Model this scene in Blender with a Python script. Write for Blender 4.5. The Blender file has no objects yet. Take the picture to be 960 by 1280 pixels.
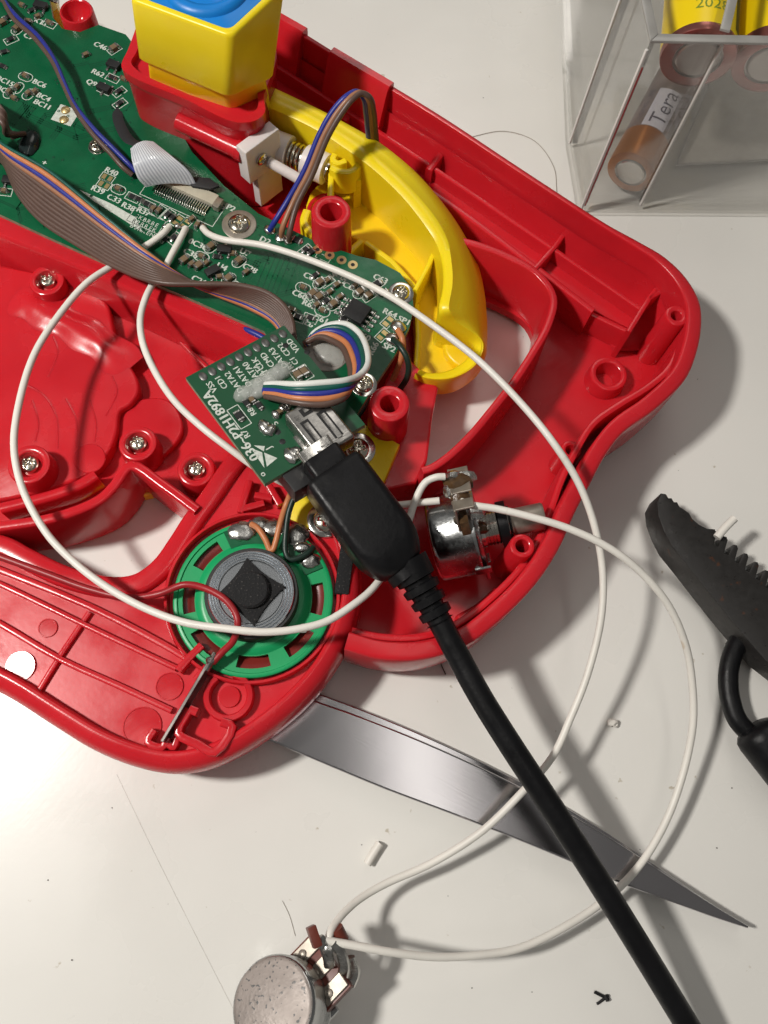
import bpy, bmesh, math, random
from mathutils import Vector, Matrix
from mathutils.geometry import tessellate_polygon

# ------------------------------------------------------------------ camera, light, exposure
U = 0.001                      # the script counts in millimetres
sc = bpy.context.scene
CAM_H = 160.0                  # lens height above the table, mm
FPX = 1036.0                   # focal length in pixels of the 960 x 1280 photograph
TILT, ROLL, YAW = math.radians(18.35), math.radians(8.4), math.radians(-8.4)
ROT = Matrix.Rotation(YAW, 3, 'Z') @ Matrix.Rotation(TILT, 3, 'X') @ Matrix.Rotation(ROLL, 3, 'Z')
cam = bpy.data.cameras.new('camera')
cam.sensor_fit = 'VERTICAL'; cam.sensor_height = 36.0
cam.lens = 36.0 * FPX / 1280.0
cam.clip_start = 0.005; cam.clip_end = 20.0
cam_o = bpy.data.objects.new('camera', cam)
sc.collection.objects.link(cam_o)
cam_o.location = (0, 0, CAM_H * U)
cam_o.rotation_euler = ROT.to_euler()
sc.camera = cam_o

world = bpy.data.worlds.new('World'); sc.world = world; world.use_nodes = True
bg = world.node_tree.nodes['Background']
bg.inputs[0].default_value = (1.0, 0.97, 0.92, 1); bg.inputs[1].default_value = 0.13

def lamp(name, loc, target, size, power, col, shape='DISK', size_y=None):
    l = bpy.data.lights.new(name, 'AREA'); l.shape = shape; l.size = size * U
    if size_y: l.size_y = size_y * U
    l.energy = power; l.color = col
    o = bpy.data.objects.new(name, l); sc.collection.objects.link(o)
    o.location = Vector(loc) * U
    d = (Vector(target) - Vector(loc)).normalized()
    o.rotation_euler = d.to_track_quat('-Z', 'Y').to_euler()
    return o
lamp('desk_lamp', (-250, 35, 380), (0, 40, 0), 42, 1.85, (1.0, 0.96, 0.90))
lamp('ceiling_lamp', (200, 1500, 1500), (0, 50, 0), 600, 4.0, (1.0, 0.95, 0.89), 'RECTANGLE', 900)
lamp('ceiling_tube', (150, 55, 1500), (150, 55, 0), 130, 1.3, (1.0, 0.96, 0.90), 'RECTANGLE', 1200)

sc.view_settings.view_transform = 'Standard'; sc.view_settings.look = 'None'
sc.view_settings.exposure = 0.0; sc.view_settings.gamma = 1.0

# ------------------------------------------------------------------ helpers
def P(px, py, z=0.0):
    """the point of the place at height z that the photograph shows at a pixel"""
    d = ROT @ Vector(((px - 480.0) / FPX, (640.0 - py) / FPX, -1.0))
    s = (z - CAM_H) / d.z
    return Vector((d.x * s, d.y * s, z))
def W(pts, z=None):
    return [P(p[0], p[1], p[2] if z is None else z) for p in pts]
def spline(pts, n=8, closed=False):
    pts = [Vector(p) for p in pts]; out = []; m = len(pts)
    for i in range(m if closed else m - 1):
        p1, p2 = pts[i], pts[(i + 1) % m]
        p0 = pts[(i - 1) % m] if closed or i > 0 else p1 * 2 - p2
        p3 = pts[(i + 2) % m] if closed or i < m - 2 else p2 * 2 - p1
        t0 = 0.0; t1 = t0 + max((p1 - p0).length, 1e-4) ** 0.5
        t2 = t1 + max((p2 - p1).length, 1e-4) ** 0.5; t3 = t2 + max((p3 - p2).length, 1e-4) ** 0.5
        for k in range(n):
            t = t1 + (t2 - t1) * k / n
            a1 = p0 * ((t1 - t) / (t1 - t0)) + p1 * ((t - t0) / (t1 - t0))
            a2 = p1 * ((t2 - t) / (t2 - t1)) + p2 * ((t - t1) / (t2 - t1))
            a3 = p2 * ((t3 - t) / (t3 - t2)) + p3 * ((t - t2) / (t3 - t2))
            b1 = a1 * ((t2 - t) / (t2 - t0)) + a2 * ((t - t0) / (t2 - t0))
            b2 = a2 * ((t3 - t) / (t3 - t1)) + a3 * ((t - t1) / (t3 - t1))
            out.append(b1 * ((t2 - t) / (t2 - t1)) + b2 * ((t - t1) / (t2 - t1)))
    if not closed: out.append(pts[-1])
    return out
def resample(pts, n):
    L = [0.0]
    for a, b in zip(pts, pts[1:]): L.append(L[-1] + (b - a).length)
    out = []; j = 0
    for i in range(n):
        d = L[-1] * i / (n - 1)
        while j < len(pts) - 2 and L[j + 1] < d: j += 1
        s = (d - L[j]) / max(L[j + 1] - L[j], 1e-9)
        out.append(pts[j].lerp(pts[j + 1], min(max(s, 0), 1)))
    return out
def frame(px, py, z, dx, dy, tilt=0.0):
    """local axes on the plane z: x runs along the pixel direction (dx, dy), y to its left, z up"""
    o = P(px, py, z); ex = (P(px + dx, py + dy, z) - o).normalized()
    ez = Vector((0, 0, 1)); ey = ez.cross(ex)
    return Matrix(((ex.x, ey.x, ez.x, o.x), (ex.y, ey.y, ez.y, o.y), (ex.z, ey.z, ez.z, o.z), (0, 0, 0, 1)))
def axis_frame(o, ez, up=Vector((0, 0, 1))):
    ez = Vector(ez).normalized(); ex = (up - ez * up.dot(ez))
    if ex.length < 1e-4: ex = Vector((1, 0, 0)) - ez * ez.x
    ex.normalize(); ey = ez.cross(ex)
    return Matrix(((ex.x, ey.x, ez.x, o[0]), (ex.y, ey.y, ez.y, o[1]), (ex.z, ey.z, ez.z, o[2]), (0, 0, 0, 1)))
T = lambda x, y, z: Matrix.Translation((x, y, z))
RZ = lambda a: Matrix.Rotation(math.radians(a), 4, 'Z')
RX = lambda a: Matrix.Rotation(math.radians(a), 4, 'X')
RY = lambda a: Matrix.Rotation(math.radians(a), 4, 'Y')
ID = Matrix.Identity(4)

class MB:
    def __init__(s): s.v = []; s.f = []; s.m = []
    def add(s, vs, fs, mi=0, M=None):
        b = len(s.v)
        s.v += [(M @ Vector(v)) if M is not None else Vector(v) for v in vs]
        s.f += [tuple(b + i for i in f) for f in fs]; s.m += [mi] * len(fs)
        return s
    def addbm(s, bm, mi=0, M=None):
        bm.verts.index_update()
        s.add([v.co.copy() for v in bm.verts], [tuple(v.index for v in f.verts) for f in bm.faces], mi, M); bm.free()
        return s
    def box(s, sx, sy, sz, M=None, bev=0.0, mi=0, base=True, seg=2):
        bm = bmesh.new(); bmesh.ops.create_cube(bm, size=1.0)
        for v in bm.verts: v.co = Vector((v.co.x * sx, v.co.y * sy, (v.co.z + (0.5 if base else 0)) * sz))
        if bev > 0: bmesh.ops.bevel(bm, geom=bm.edges[:], offset=bev, segments=seg, profile=0.6, affect='EDGES')
        return s.addbm(bm, mi, M)
    def prism(s, out, z0, z1, bev=0.0, mi=0, M=None, seg=2):
        bm = bmesh.new()
        a = [bm.verts.new((p[0], p[1], z0)) for p in out]; b = [bm.verts.new((p[0], p[1], z1)) for p in out]
        n = len(out)
        bm.faces.new(a[::-1]); top = bm.faces.new(b)
        for i in range(n): bm.faces.new((a[i], a[(i + 1) % n], b[(i + 1) % n], b[i]))
        bmesh.ops.recalc_face_normals(bm, faces=bm.faces)
        if bev > 0: bmesh.ops.bevel(bm, geom=list(top.edges), offset=bev, segments=seg, profile=0.5, affect='EDGES')
        bmesh.ops.triangulate(bm, faces=[f for f in bm.faces if len(f.verts) > 8])
        return s.addbm(bm, mi, M)
    def sheet(s, loops, z0, z1, mi=0, M=None):
        flat = [Vector((p[0], p[1], 0)) for l in loops for p in l]
        tri = tessellate_polygon([[Vector((p[0], p[1], 0)) for p in l] for l in loops])
        n = len(flat); vs = [(p.x, p.y, z1) for p in flat] + [(p.x, p.y, z0) for p in flat]
        fs = []
        for t in tri:
            a, b, c = (flat[i] for i in t)
            t = t if (b - a).cross(c - a).z > 0 else t[::-1]
            fs.append(tuple(t)); fs.append(tuple(n + i for i in t[::-1]))
        k = 0
        for l in loops:
            m = len(l)
            for i in range(m): fs.append((k + i, n + k + i, n + k + (i + 1) % m, k + (i + 1) % m))
            k += m
        return s.add(vs, fs, mi, M)
    def loft(s, rows, mi=0, closed=False, caps=False):
        n = len(rows[0]); vs = [p for r in rows for p in r]; fs = []
        for i in range(len(rows) - 1):
            for j in range(n if closed else n - 1):
                k = (j + 1) % n
                fs.append((i * n + j, i * n + k, (i + 1) * n + k, (i + 1) * n + j))
        if caps:
            fs.append(tuple(range(n))[::-1]); fs.append(tuple((len(rows) - 1) * n + j for j in range(n)))
        return s.add(vs, fs, mi)
    def wall(s, path, w, z0, z1, closed=False, r=0.4, mi=0, draft=0.0):
        """upright rib with a rounded top; z1 may be a number or a list along the path"""
        m = len(path); rows = []; r = min(r, w * 0.49)
        for i in range(m):
            a = path[(i - 1) % m] if closed or i else path[i]; b = path[(i + 1) % m] if closed or i < m - 1 else path[i]
            t = Vector((b[0] - a[0], b[1] - a[1])); t.normalize(); nx, ny = -t.y, t.x
            zt = z1[i] if isinstance(z1, (list, tuple)) else z1
            h = w / 2
            prof = [(-h - draft, z0), (-h, zt - r), (-h + .3 * r, zt - .3 * r), (-h + r, zt), (h - r, zt), (h - .3 * r, zt - .3 * r), (h, zt - r), (h + draft, z0)]
            rows.append([Vector((path[i][0] + nx * o, path[i][1] + ny * o, z)) for o, z in prof])
        if closed: rows.append(rows[0])
        n = 8; vs = [p for q in rows for p in q]; fs = []
        for i in range(len(rows) - 1):
            for j in range(n):
                k = (j + 1) % n; fs.append((i * n + j, (i + 1) * n + j, (i + 1) * n + k, i * n + k))
        if not closed:
            fs.append(tuple(range(n))); fs.append(tuple((len(rows) - 1) * n + j for j in range(n))[::-1])
        return s.add(vs, fs, mi)
    def tube(s, pts, r, seg=10, mi=0, caps=True, flat=1.0):
        pts = [Vector(p) for p in pts]; m = len(pts); rows = []; nrm = None
        for i in range(m):
            t = (pts[min(i + 1, m - 1)] - pts[max(i - 1, 0)]).normalized()
            if nrm is None:
                nrm = Vector((0, 0, 1)) - t * t.z
                if nrm.length < 0.05: nrm = Vector((1, 0, 0)) - t * t.x
            nrm = (nrm - t * nrm.dot(t)).normalized(); bn = t.cross(nrm)
            q = r[i] if isinstance(r, (list, tuple)) else r
            rows.append([pts[i] + nrm * (q * flat * math.cos(2 * math.pi * k / seg)) + bn * (q * math.sin(2 * math.pi * k / seg)) for k in range(seg)])
        vs = [p for q in rows for p in q]; fs = []
        for i in range(m - 1):
            for j in range(seg):
                k = (j + 1) % seg; fs.append((i * seg + j, i * seg + k, (i + 1) * seg + k, (i + 1) * seg + j))
        if caps: fs.append(tuple(range(seg))[::-1]); fs.append(tuple((m - 1) * seg + j for j in range(seg)))
        return s.add(vs, fs, mi)
    def lathe(s, prof, M=None, seg=32, mi=0, a0=0.0, a1=360.0):
        full = abs(a1 - a0) >= 359.9; n = seg if full else seg + 1; vs = []; fs = []
        for r, z in prof:
            for k in range(n):
                a = math.radians(a0 + (a1 - a0) * k / seg); vs.append((r * math.cos(a), r * math.sin(a), z))
        for i in range(len(prof) - 1):
            for k in range(seg):
                q = (k + 1) % n; fs.append((i * n + k, i * n + q, (i + 1) * n + q, (i + 1) * n + k))
        if prof[0][0] > 1e-6 and False: pass
        return s.add(vs, fs, mi, M)
    def ball(s, c, rx, ry, rz, mi=0, jit=0.0, seed=0, sub=2, M=None):
        bm = bmesh.new(); bmesh.ops.create_icosphere(bm, subdivisions=sub, radius=1.0); rnd = random.Random(seed)
        for v in bm.verts:
            k = 1 + rnd.uniform(-jit, jit); v.co = Vector((c[0] + v.co.x * rx * k, c[1] + v.co.y * ry * k, c[2] + v.co.z * rz * k))
        return s.addbm(bm, mi, M)

ORG = {}
def finish(name, verts, faces, mids, mats, angle=35, smooth=True, origin=None):
    if origin is None:
        xs = [v[0] for v in verts]; ys = [v[1] for v in verts]; zs = [v[2] for v in verts]
        origin = Vector(((min(xs) + max(xs)) / 2, (min(ys) + max(ys)) / 2, min(zs)))
    me = bpy.data.meshes.new(name)
    me.from_pydata([(Vector(v) - origin) * U for v in verts], [], faces)
    for m in mats: me.materials.append(m)
    if len(mats) > 1: me.polygons.foreach_set('material_index', mids)
    if smooth:
        me.polygons.foreach_set('use_smooth', [True] * len(me.polygons))
        me.set_sharp_from_angle(angle=math.radians(angle))
    bm = bmesh.new(); bm.from_mesh(me); bmesh.ops.recalc_face_normals(bm, faces=bm.faces); bm.to_mesh(me); bm.free()
    me.update()
    return me, origin
def obj(name, mb, mats, parent=None, angle=35, smooth=True):
    if not isinstance(mats, (list, tuple)): mats = [mats]
    me, o0 = finish(name, mb.v, mb.f, mb.m, mats, angle, smooth)
    o = bpy.data.objects.new(name, me); sc.collection.objects.link(o)
    ORG[o.name] = o0.copy()
    if parent is not None:
        o.parent = parent; o.location = (o0 - ORG[parent.name]) * U
    else: o.location = o0 * U
    return o
def inst(name, me, M, parent):
    """a shared mesh (built round its own origin, in mm) set down at M"""
    o = bpy.data.objects.new(name, me); sc.collection.objects.link(o); o.parent = parent
    loc, q, _ = M.decompose(); ORG[o.name] = loc.copy()
    o.rotation_mode = 'QUATERNION'; o.rotation_quaternion = q; o.location = (loc - ORG[parent.name]) * U
    return o
def shared(name, mb, mats, angle=35):
    if not isinstance(mats, (list, tuple)): mats = [mats]
    return finish(name, mb.v, mb.f, mb.m, mats, angle, True, Vector((0, 0, 0)))[0]
def thing(name, loc, label, cat, group=None):
    o = bpy.data.objects.new(name, None); sc.collection.objects.link(o); o.empty_display_size = 0.005
    o.location = Vector(loc) * U; ORG[o.name] = Vector(loc)
    return tag(o, label, cat, group)
def tag(o, label, cat, group=None):
    o['label'] = label; o['category'] = cat
    if group: o['group'] = group
    return o
_txt = {}
def text_geo(sx):
    if sx not in _txt:
        c = bpy.data.curves.new('t', 'FONT'); c.body = sx; c.size = 1.0; c.resolution_u = 2
        o = bpy.data.objects.new('t', c); sc.collection.objects.link(o)
        bpy.context.view_layer.update()
        dg = bpy.context.evaluated_depsgraph_get(); me = bpy.data.meshes.new_from_object(o.evaluated_get(dg))
        _txt[sx] = ([v.co.copy() for v in me.vertices], [tuple(p.vertices) for p in me.polygons])
        bpy.data.objects.remove(o); bpy.data.curves.remove(c); bpy.data.meshes.remove(me)
    return _txt[sx]
def text(mb, sx, M, size, mi=0, mid=True, bold=0.0):
    vs, fs = text_geo(sx); w = max(v.x for v in vs) if vs else 0
    for dx in ((0, bold) if bold else (0,)):
        mb.add([((v.x - (w / 2 if mid else 0)) * size + dx, (v.y - .35) * size, 0.0005 * (1 if dx else 0)) for v in vs], fs, mi, M)

# ------------------------------------------------------------------ materials
def mat(name, col, rough=0.5, metal=0.0, var=0.0, vscale=400.0, bump=0.0, bscale=1500.0, rvar=0.0, sss=0.0, sssr=(1, .2, .1), coat=0.0, trans=0.0, ior=1.45, col2=None, spec=0.5, alpha=1.0, speck=None, stretch=None, scratch=0.0, srot=0.6):
    m = bpy.data.materials.new(name); m.use_nodes = True; nt = m.node_tree; N = nt.nodes; L = nt.links
    b = N['Principled BSDF']
    b.inputs['Base Color'].default_value = (*col, 1); b.inputs['Roughness'].default_value = rough; b.inputs['Metallic'].default_value = metal
    b.inputs['IOR'].default_value = ior; b.inputs['Coat Weight'].default_value = coat; b.inputs['Coat Roughness'].default_value = 0.15
    b.inputs['Transmission Weight'].default_value = trans; b.inputs['Specular IOR Level'].default_value = spec
    if sss > 0:
        b.inputs['Subsurface Weight'].default_value = sss; b.inputs['Subsurface Radius'].default_value = sssr; b.inputs['Subsurface Scale'].default_value = 0.002
    tc = N.new('ShaderNodeTexCoord'); co = tc.outputs['Object']
    if stretch:
        mp = N.new('ShaderNodeMapping'); mp.inputs['Scale'].default_value = stretch; L.new(co, mp.inputs[0]); co = mp.outputs[0]
    cur = None
    if var > 0 or col2:
        n = N.new('ShaderNodeTexNoise'); n.inputs['Scale'].default_value = vscale; n.inputs['Detail'].default_value = 6; L.new(co, n.inputs['Vector'])
        r = N.new('ShaderNodeValToRGB'); L.new(n.outputs['Fac'], r.inputs[0])
        c2 = col2 or tuple(c * (1 - var) for c in col)
        r.color_ramp.elements[0].position = .35; r.color_ramp.elements[1].position = .68
        r.color_ramp.elements[0].color = (*c2, 1); r.color_ramp.elements[1].color = (*col, 1)
        cur = r.outputs[0]
    if speck:
        n = N.new('ShaderNodeTexNoise'); n.inputs['Scale'].default_value = speck[0]; n.inputs['Detail'].default_value = 3; L.new(co, n.inputs['Vector'])
        r = N.new('ShaderNodeValToRGB'); L.new(n.outputs['Fac'], r.inputs[0])
        r.color_ramp.elements[0].position = speck[1]; r.color_ramp.elements[1].position = speck[1] + .05
        mx = N.new('ShaderNodeMix'); mx.data_type = 'RGBA'; L.new(r.outputs[0], mx.inputs[0])
        if cur: L.new(cur, mx.inputs[6])
        else: mx.inputs[6].default_value = (*col, 1)
        mx.inputs[7].default_value = (*speck[2], 1); cur = mx.outputs[2]
    if cur: L.new(cur, b.inputs['Base Color'])
    if rvar > 0:
        n = N.new('ShaderNodeTexNoise'); n.inputs['Scale'].default_value = vscale * 1.7; n.inputs['Detail'].default_value = 5; L.new(co, n.inputs['Vector'])
        r = N.new('ShaderNodeMapRange'); r.inputs[1].default_value = .3; r.inputs[2].default_value = .7
        r.inputs[3].default_value = max(rough - rvar, .02); r.inputs[4].default_value = rough + rvar
        L.new(n.outputs['Fac'], r.inputs[0]); L.new(r.outputs[0], b.inputs['Roughness'])
    nrm = None
    if scratch > 0:
        mp = N.new('ShaderNodeMapping'); mp.vector_type = 'TEXTURE'; mp.inputs['Rotation'].default_value = (0, 0, srot); mp.inputs['Scale'].default_value = (30, 1, 1); L.new(tc.outputs['Object'], mp.inputs[0])
        n = N.new('ShaderNodeTexNoise'); n.inputs['Scale'].default_value = 3500; n.inputs['Detail'].default_value = 3; L.new(mp.outputs[0], n.inputs['Vector'])
        k = N.new('ShaderNodeBump'); k.inputs['Strength'].default_value = scratch; k.inputs['Distance'].default_value = 0.00006
        L.new(n.outputs['Fac'], k.inputs['Height']); nrm = k.outputs[0]; L.new(nrm, b.inputs['Normal'])
    if bump > 0:
        n = N.new('ShaderNodeTexNoise'); n.inputs['Scale'].default_value = bscale; n.inputs['Detail'].default_value = 4; L.new(co, n.inputs['Vector'])
        k = N.new('ShaderNodeBump'); k.inputs['Strength'].default_value = bump; k.inputs['Distance'].default_value = 0.0002
        if nrm: L.new(nrm, k.inputs['Normal'])
        L.new(n.outputs['Fac'], k.inputs['Height']); L.new(k.outputs[0], b.inputs['Normal'])
    return m
RED = mat('red_plastic', (0.60, 0.016, 0.026), 0.22, var=.14, vscale=60, bump=.12, bscale=260, rvar=.10, sss=.35, sssr=(1.0, .12, .10), scratch=.25, speck=(2600, .765, (.60, .16, .16)))
REDM = mat('red_plastic_matte', (0.61, 0.019, 0.031), 0.28, var=.10, vscale=80, bump=.06, bscale=900, rvar=.10, sss=.18, sssr=(1.0, .12, .08))
YEL = mat('yellow_plastic', (0.90, 0.69, 0.012), 0.32, var=.06, vscale=90, bump=.08, bscale=500, rvar=.06, sss=.15, sssr=(1, .6, .1))
YEL2 = mat('amber_yellow_plastic', (0.90, 0.61, 0.008), 0.36, var=.06, vscale=90, bump=.08, bscale=500, rvar=.06, sss=.15, sssr=(1, .6, .1))
BLUE = mat('blue_plastic', (0.005, 0.20, 0.62), 0.38, var=.06, bump=.12, bscale=900)
TABLE = mat('white_laminate', (0.76, 0.745, 0.705), 0.31, var=.05, vscale=24, bump=.05, bscale=900, rvar=.11, scratch=.12, srot=.9, speck=(420, .735, (.50, .45, .37)))
PCB = mat('green_solder_mask', (0.004, 0.105, 0.041), 0.28, var=.25, vscale=160, bump=.15, bscale=700, rvar=.08)
PCBD = mat('dark_green_mask', (0.003, 0.070, 0.026), 0.40, var=.2, vscale=160, bump=.1, bscale=900, rvar=.08)
PCBE = mat('board_edge', (0.30, 0.33, 0.22), 0.7, var=.3, vscale=900)
TRACE = mat('trace_mask', (0.003, 0.060, 0.026), 0.32)
SILK = mat('silkscreen_white', (0.62, 0.66, 0.60), 0.6, var=.25, vscale=1500)
GOLD = mat('gold_pad', (0.60, 0.46, 0.22), 0.35, .8)
TIN = mat('solder', (0.66, 0.65, 0.62), 0.26, 1.0, var=.35, vscale=700, bump=.5, bscale=900)
CHROME = mat('nickel', (0.72, 0.70, 0.66), 0.16, 1.0, var=.15, vscale=300, bump=.08, bscale=900, rvar=.08)
SCREW = mat('screw_steel', (0.66, 0.62, 0.52), 0.20, 1.0, var=.2, vscale=900)
STEEL = mat('scratched_steel', (0.50, 0.485, 0.50), 0.17, 1.0, var=.08, vscale=60, scratch=.05, srot=-.47)
CAPB = mat('ceramic_brown', (0.20, 0.135, 0.075), 0.5, var=.3, vscale=900)
CHIP = mat('chip_black', (0.014, 0.014, 0.015), 0.5, var=.3, vscale=900, bump=.2, bscale=3000)
BEIGE = mat('beige_plastic', (0.50, 0.46, 0.36), 0.5, var=.15, vscale=500)
WHITEP = mat('white_nylon', (0.72, 0.66, 0.64), 0.42, sss=.3, sssr=(1, .8, .7), var=.05)
WHITEW = mat('white_insulation', (0.78, 0.75, 0.69), 0.42, var=.08, vscale=140, bump=.12, bscale=500, speck=(190, .70, (.60, .52, .42)))
FFC = mat('flat_cable_white', (0.66, 0.68, 0.72), 0.30, var=.1)
TAPE = mat('black_tape', (0.02, 0.02, 0.022), 0.6, bump=.4, bscale=900)
BLK = mat('black_pvc', (0.006, 0.006, 0.007), 0.40, spec=.3, var=.3, vscale=200, bump=.3, bscale=1100, rvar=.1)
BLKM = mat('black_rubber', (0.016, 0.016, 0.017), 0.62, bump=.8, bscale=1800, speck=(2200, .68, (.05, .05, .05)))
BLKS = mat('black_steel', (0.020, 0.0185, 0.0175), 0.38, spec=.5, bump=.12, bscale=1200, rvar=.12, speck=(420, .66, (.06, .024, .012)))
wire_m = {k: mat(k + '_insulation', c, .40, var=.12, vscale=300, bump=.15, bscale=800) for k, c in dict(
    brown=(.11, .066, .052), tan=(.17, .115, .098), orange=(.55, .20, .08), blue=(.02, .03, .26), green=(.004, .085, .065), white=(.72, .73, .70), red=(.33, .015, .02), dark=(.012, .030, .022), purple=(.10, .07, .24), copper=(.34, .155, .08)).items()}
GREENP = mat('green_plastic', (0.008, 0.34, 0.115), 0.36, var=.1, vscale=200, bump=.1, bscale=700)
MAGN = mat('zinc_plate', (0.58, 0.61, 0.64), 0.22, 1.0)
FERR = mat('ferrite', (0.018, 0.018, 0.018), 0.6, bump=.3)
FOAM = mat('black_foam', (0.012, 0.012, 0.013), 0.9, bump=1.0, bscale=2600, speck=(2600, .63, (.07, .065, .06)))
GLUE = mat('hot_glue', (0.72, 0.74, 0.70), 0.25, var=.25, vscale=500, bump=.3, bscale=500)
GLUE.node_tree.nodes['Principled BSDF'].inputs['Alpha'].default_value = .38
POTB = mat('pot_can_worn', (0.33, 0.285, 0.26), 0.50, .3, var=.3, vscale=120, bump=.3, bscale=1500, rvar=.1, speck=(1500, .61, (.09, .09, .09)))
POTS = mat('pot_can_zinc', (0.52, 0.53, 0.53), 0.24, 1.0, var=.35, vscale=180, bump=.3, bscale=800, rvar=.1)
PHEN = mat('phenolic_brown', (0.16, 0.035, 0.022), 0.4, var=.3, vscale=300)
LUG = mat('lug_tin', (0.40, 0.355, 0.30), 0.42, .7, var=.3, vscale=500)
BURN = mat('burnt_flux', (0.10, 0.055, 0.025), 0.3, var=.5, vscale=900, bump=.8, bscale=1200)
CLEAR = mat('clear_acrylic', (0.97, 0.97, 0.955), 0.03, trans=1.0, ior=1.36)
COPPERB = mat('battery_copper', (0.44, 0.16, 0.03), 0.30, .6, var=.15, vscale=300)
BATW = mat('battery_white', (0.62, 0.62, 0.70), 0.4)
BATG = mat('battery_wrap_grey', (0.26, 0.21, 0.20), 0.35, var=.3, vscale=200)
BATP = mat('battery_pink', (0.40, 0.15, 0.13), 0.25, .7, var=.3, vscale=200)
BATY = mat('battery_yellow', (0.85, 0.62, 0.005), 0.35)
BATI = mat('battery_ink', (0.09, 0.09, 0.13), 0.5)
BATI2 = mat('battery_ink_green', (0.18, 0.26, 0.02), 0.5)
HAIR = mat('dark_hair', (0.06, 0.045, 0.035), 0.5)
GREY_PAD_SHADE = mat('grey_pad_shade', (0.30, 0.28, 0.25), 0.4, var=.15)
# ------------------------------------------------------------------ the table
mb = MB(); mb.box(900, 900, 20, T(0, 60, -20), bev=1.0)
table = obj('table', mb, TABLE); table['kind'] = 'structure'

# ------------------------------------------------------------------ shared small pieces
def screw_geo(r=2.2, h=1.0, cross=0.22, depth=.55):
    n = 25; vs = []; fs = []
    for j in range(n):
        for i in range(n):
            u = -1 + 2 * i / (n - 1); v = -1 + 2 * j / (n - 1)
            x = u * math.sqrt(1 - v * v / 2); y = v * math.sqrt(1 - u * u / 2); q = x * x + y * y
            z = h * math.sqrt(max(0, 1 - q * .92))
            c = min(abs(u), abs(v)); e = max(abs(u), abs(v))
            if c < cross and e < .62: z -= depth * min(1, (cross - c) / .08 + .15) * min(1, (.62 - e) / .12)
            vs.append((x * r, y * r, z))
    for j in range(n - 1):
        for i in range(n - 1): fs.append((j * n + i, j * n + i + 1, (j + 1) * n + i + 1, (j + 1) * n + i))
    m = MB(); m.add(vs, fs); m.lathe([(r, .25), (r * 1.0, -1.2)], seg=24)
    return m
SCREW_ME = shared('screw', screw_geo(), SCREW, 50)
SCREW_S = shared('screw', screw_geo(1.75, .9), SCREW, 50)

# ------------------------------------------------------------------ the red toy housing
ZR = 20.0          # rim height of the right-hand shell
ZL = 17.0          # rim height of the left arm
housing = thing('toy_housing', P(420, 620, 0), 'opened red plastic toy housing holding the circuit board and speaker', 'toy')
def h(name, mb, m=RED, parent=None, angle=35): return obj(name, mb, m, parent or housing, angle)

outer_px = [(300, -14), (343, 15), (383, 40), (420, 63), (490, 104), (560, 147), (640, 200), (701, 240), (760, 278), (800, 300), (832, 319), (859, 345), (876, 375), (879, 401), (874, 435), (859, 472), (821, 510), (780, 540), (757, 570), (739, 604), (720, 640), (700, 685), (672, 728), (632, 770), (585, 806), (530, 824), (475, 824), (430, 812)]
H1_px = [(545, 315), (600, 312), (650, 330), (680, 350), (691, 378), (684, 404), (664, 442), (641, 476), (615, 510), (589, 540), (560, 566), (538, 580), (533, 560), (540, 520), (547, 484), (546, 400)]
H2_px = [(-40, 668), (0, 664), (67, 652), (123, 630), (142, 612), (163, 588), (200, 608), (244, 642), (222, 672), (200, 696), (180, 713), (150, 722), (120, 720), (83, 710), (33, 687), (0, 670), (-40, 676)]
out_w = spline([v.xy.to_3d() for v in W(outer_px, ZR)], 6)
H1 = spline([v.xy.to_3d() for v in W(H1_px, ZR)], 4, True)
H2 = [v.xy.to_3d() for v in W(H2_px, 9)]
def inset(path, d, closed=False):
    m = len(path); o = []
    for i in range(m):
        a = path[(i - 1) % m] if closed or i else path[i]; b = path[(i + 1) % m] if closed or i < m - 1 else path[i]
        t = (b - a); t.z = 0; t.normalize(); o.append(path[i] + Vector((t.y, -t.x, 0)) * d)
    return o
out_in = inset(out_w, 2.0)          # to the right of travel = inside

# floor of the right shell
fl = [p for p in inset(out_w, .8)] + W([(400, 780), (330, 700), (262, 660), (244, 640), (163, 580), (142, 604), (123, 622), (67, 644), (0, 654), (-60, 660), (-80, -60), (60, -60), (60, 110), (230, 205), (318, 60)], 3)
mb = MB(); mb.sheet([fl, H1], 1.2, 3.4); h('floor', mb)
# outer wall: rounded flank, wide band, lip inside
def flank(path, ztop, zbot, band, under):
    prof = [(under, zbot), (under * .45, zbot + .9), (under * .12, zbot + 2.6), (0.0, zbot + 6), (0.05, ztop - .8), (.2, ztop - .45), (.7, ztop - .2), (band - .5, ztop), (band - .15, ztop - .1), (band, ztop - .5), (band + .1, zbot + 2)]
    rows = []
    for o, z in prof:
        ps = []
        for i in range(len(path)):
            k = min(max((i - 48) / 24, 0), 1) if o > .5 and z > 5 else 1.0
            oo = o if k == 1.0 else .5 + (o - .5) * (.38 + .62 * k)
            a = path[max(i - 1, 0)]; b = path[min(i + 1, len(path) - 1)]; t = b - a; t.z = 0; t.normalize()
            q = path[i] + Vector((t.y, -t.x, 0)) * oo; ps.append(Vector((q.x, q.y, z)))
        rows.append(ps)
    return rows
mb = MB(); mb.loft(flank(out_w, ZR, 0.4, 3.2, 2.6)); h('outer_wall', mb, angle=60)
lip_px = [(600, 215), (701, 288), (770, 325), (818, 345), (846, 372), (856, 400), (851, 430), (836, 461), (808, 485), (775, 505), (742, 529), (722, 560), (702, 600), (688, 640), (673, 676), (648, 713), (612, 749), (572, 779), (528, 795), (478, 796), (440, 788)]
lip = spline(W(lip_px[6:], 15.5), 5)
mb = MB(); mb.wall(lip, 1.3, 2, 15.5, r=.35); h('inner_lip', mb)
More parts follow.
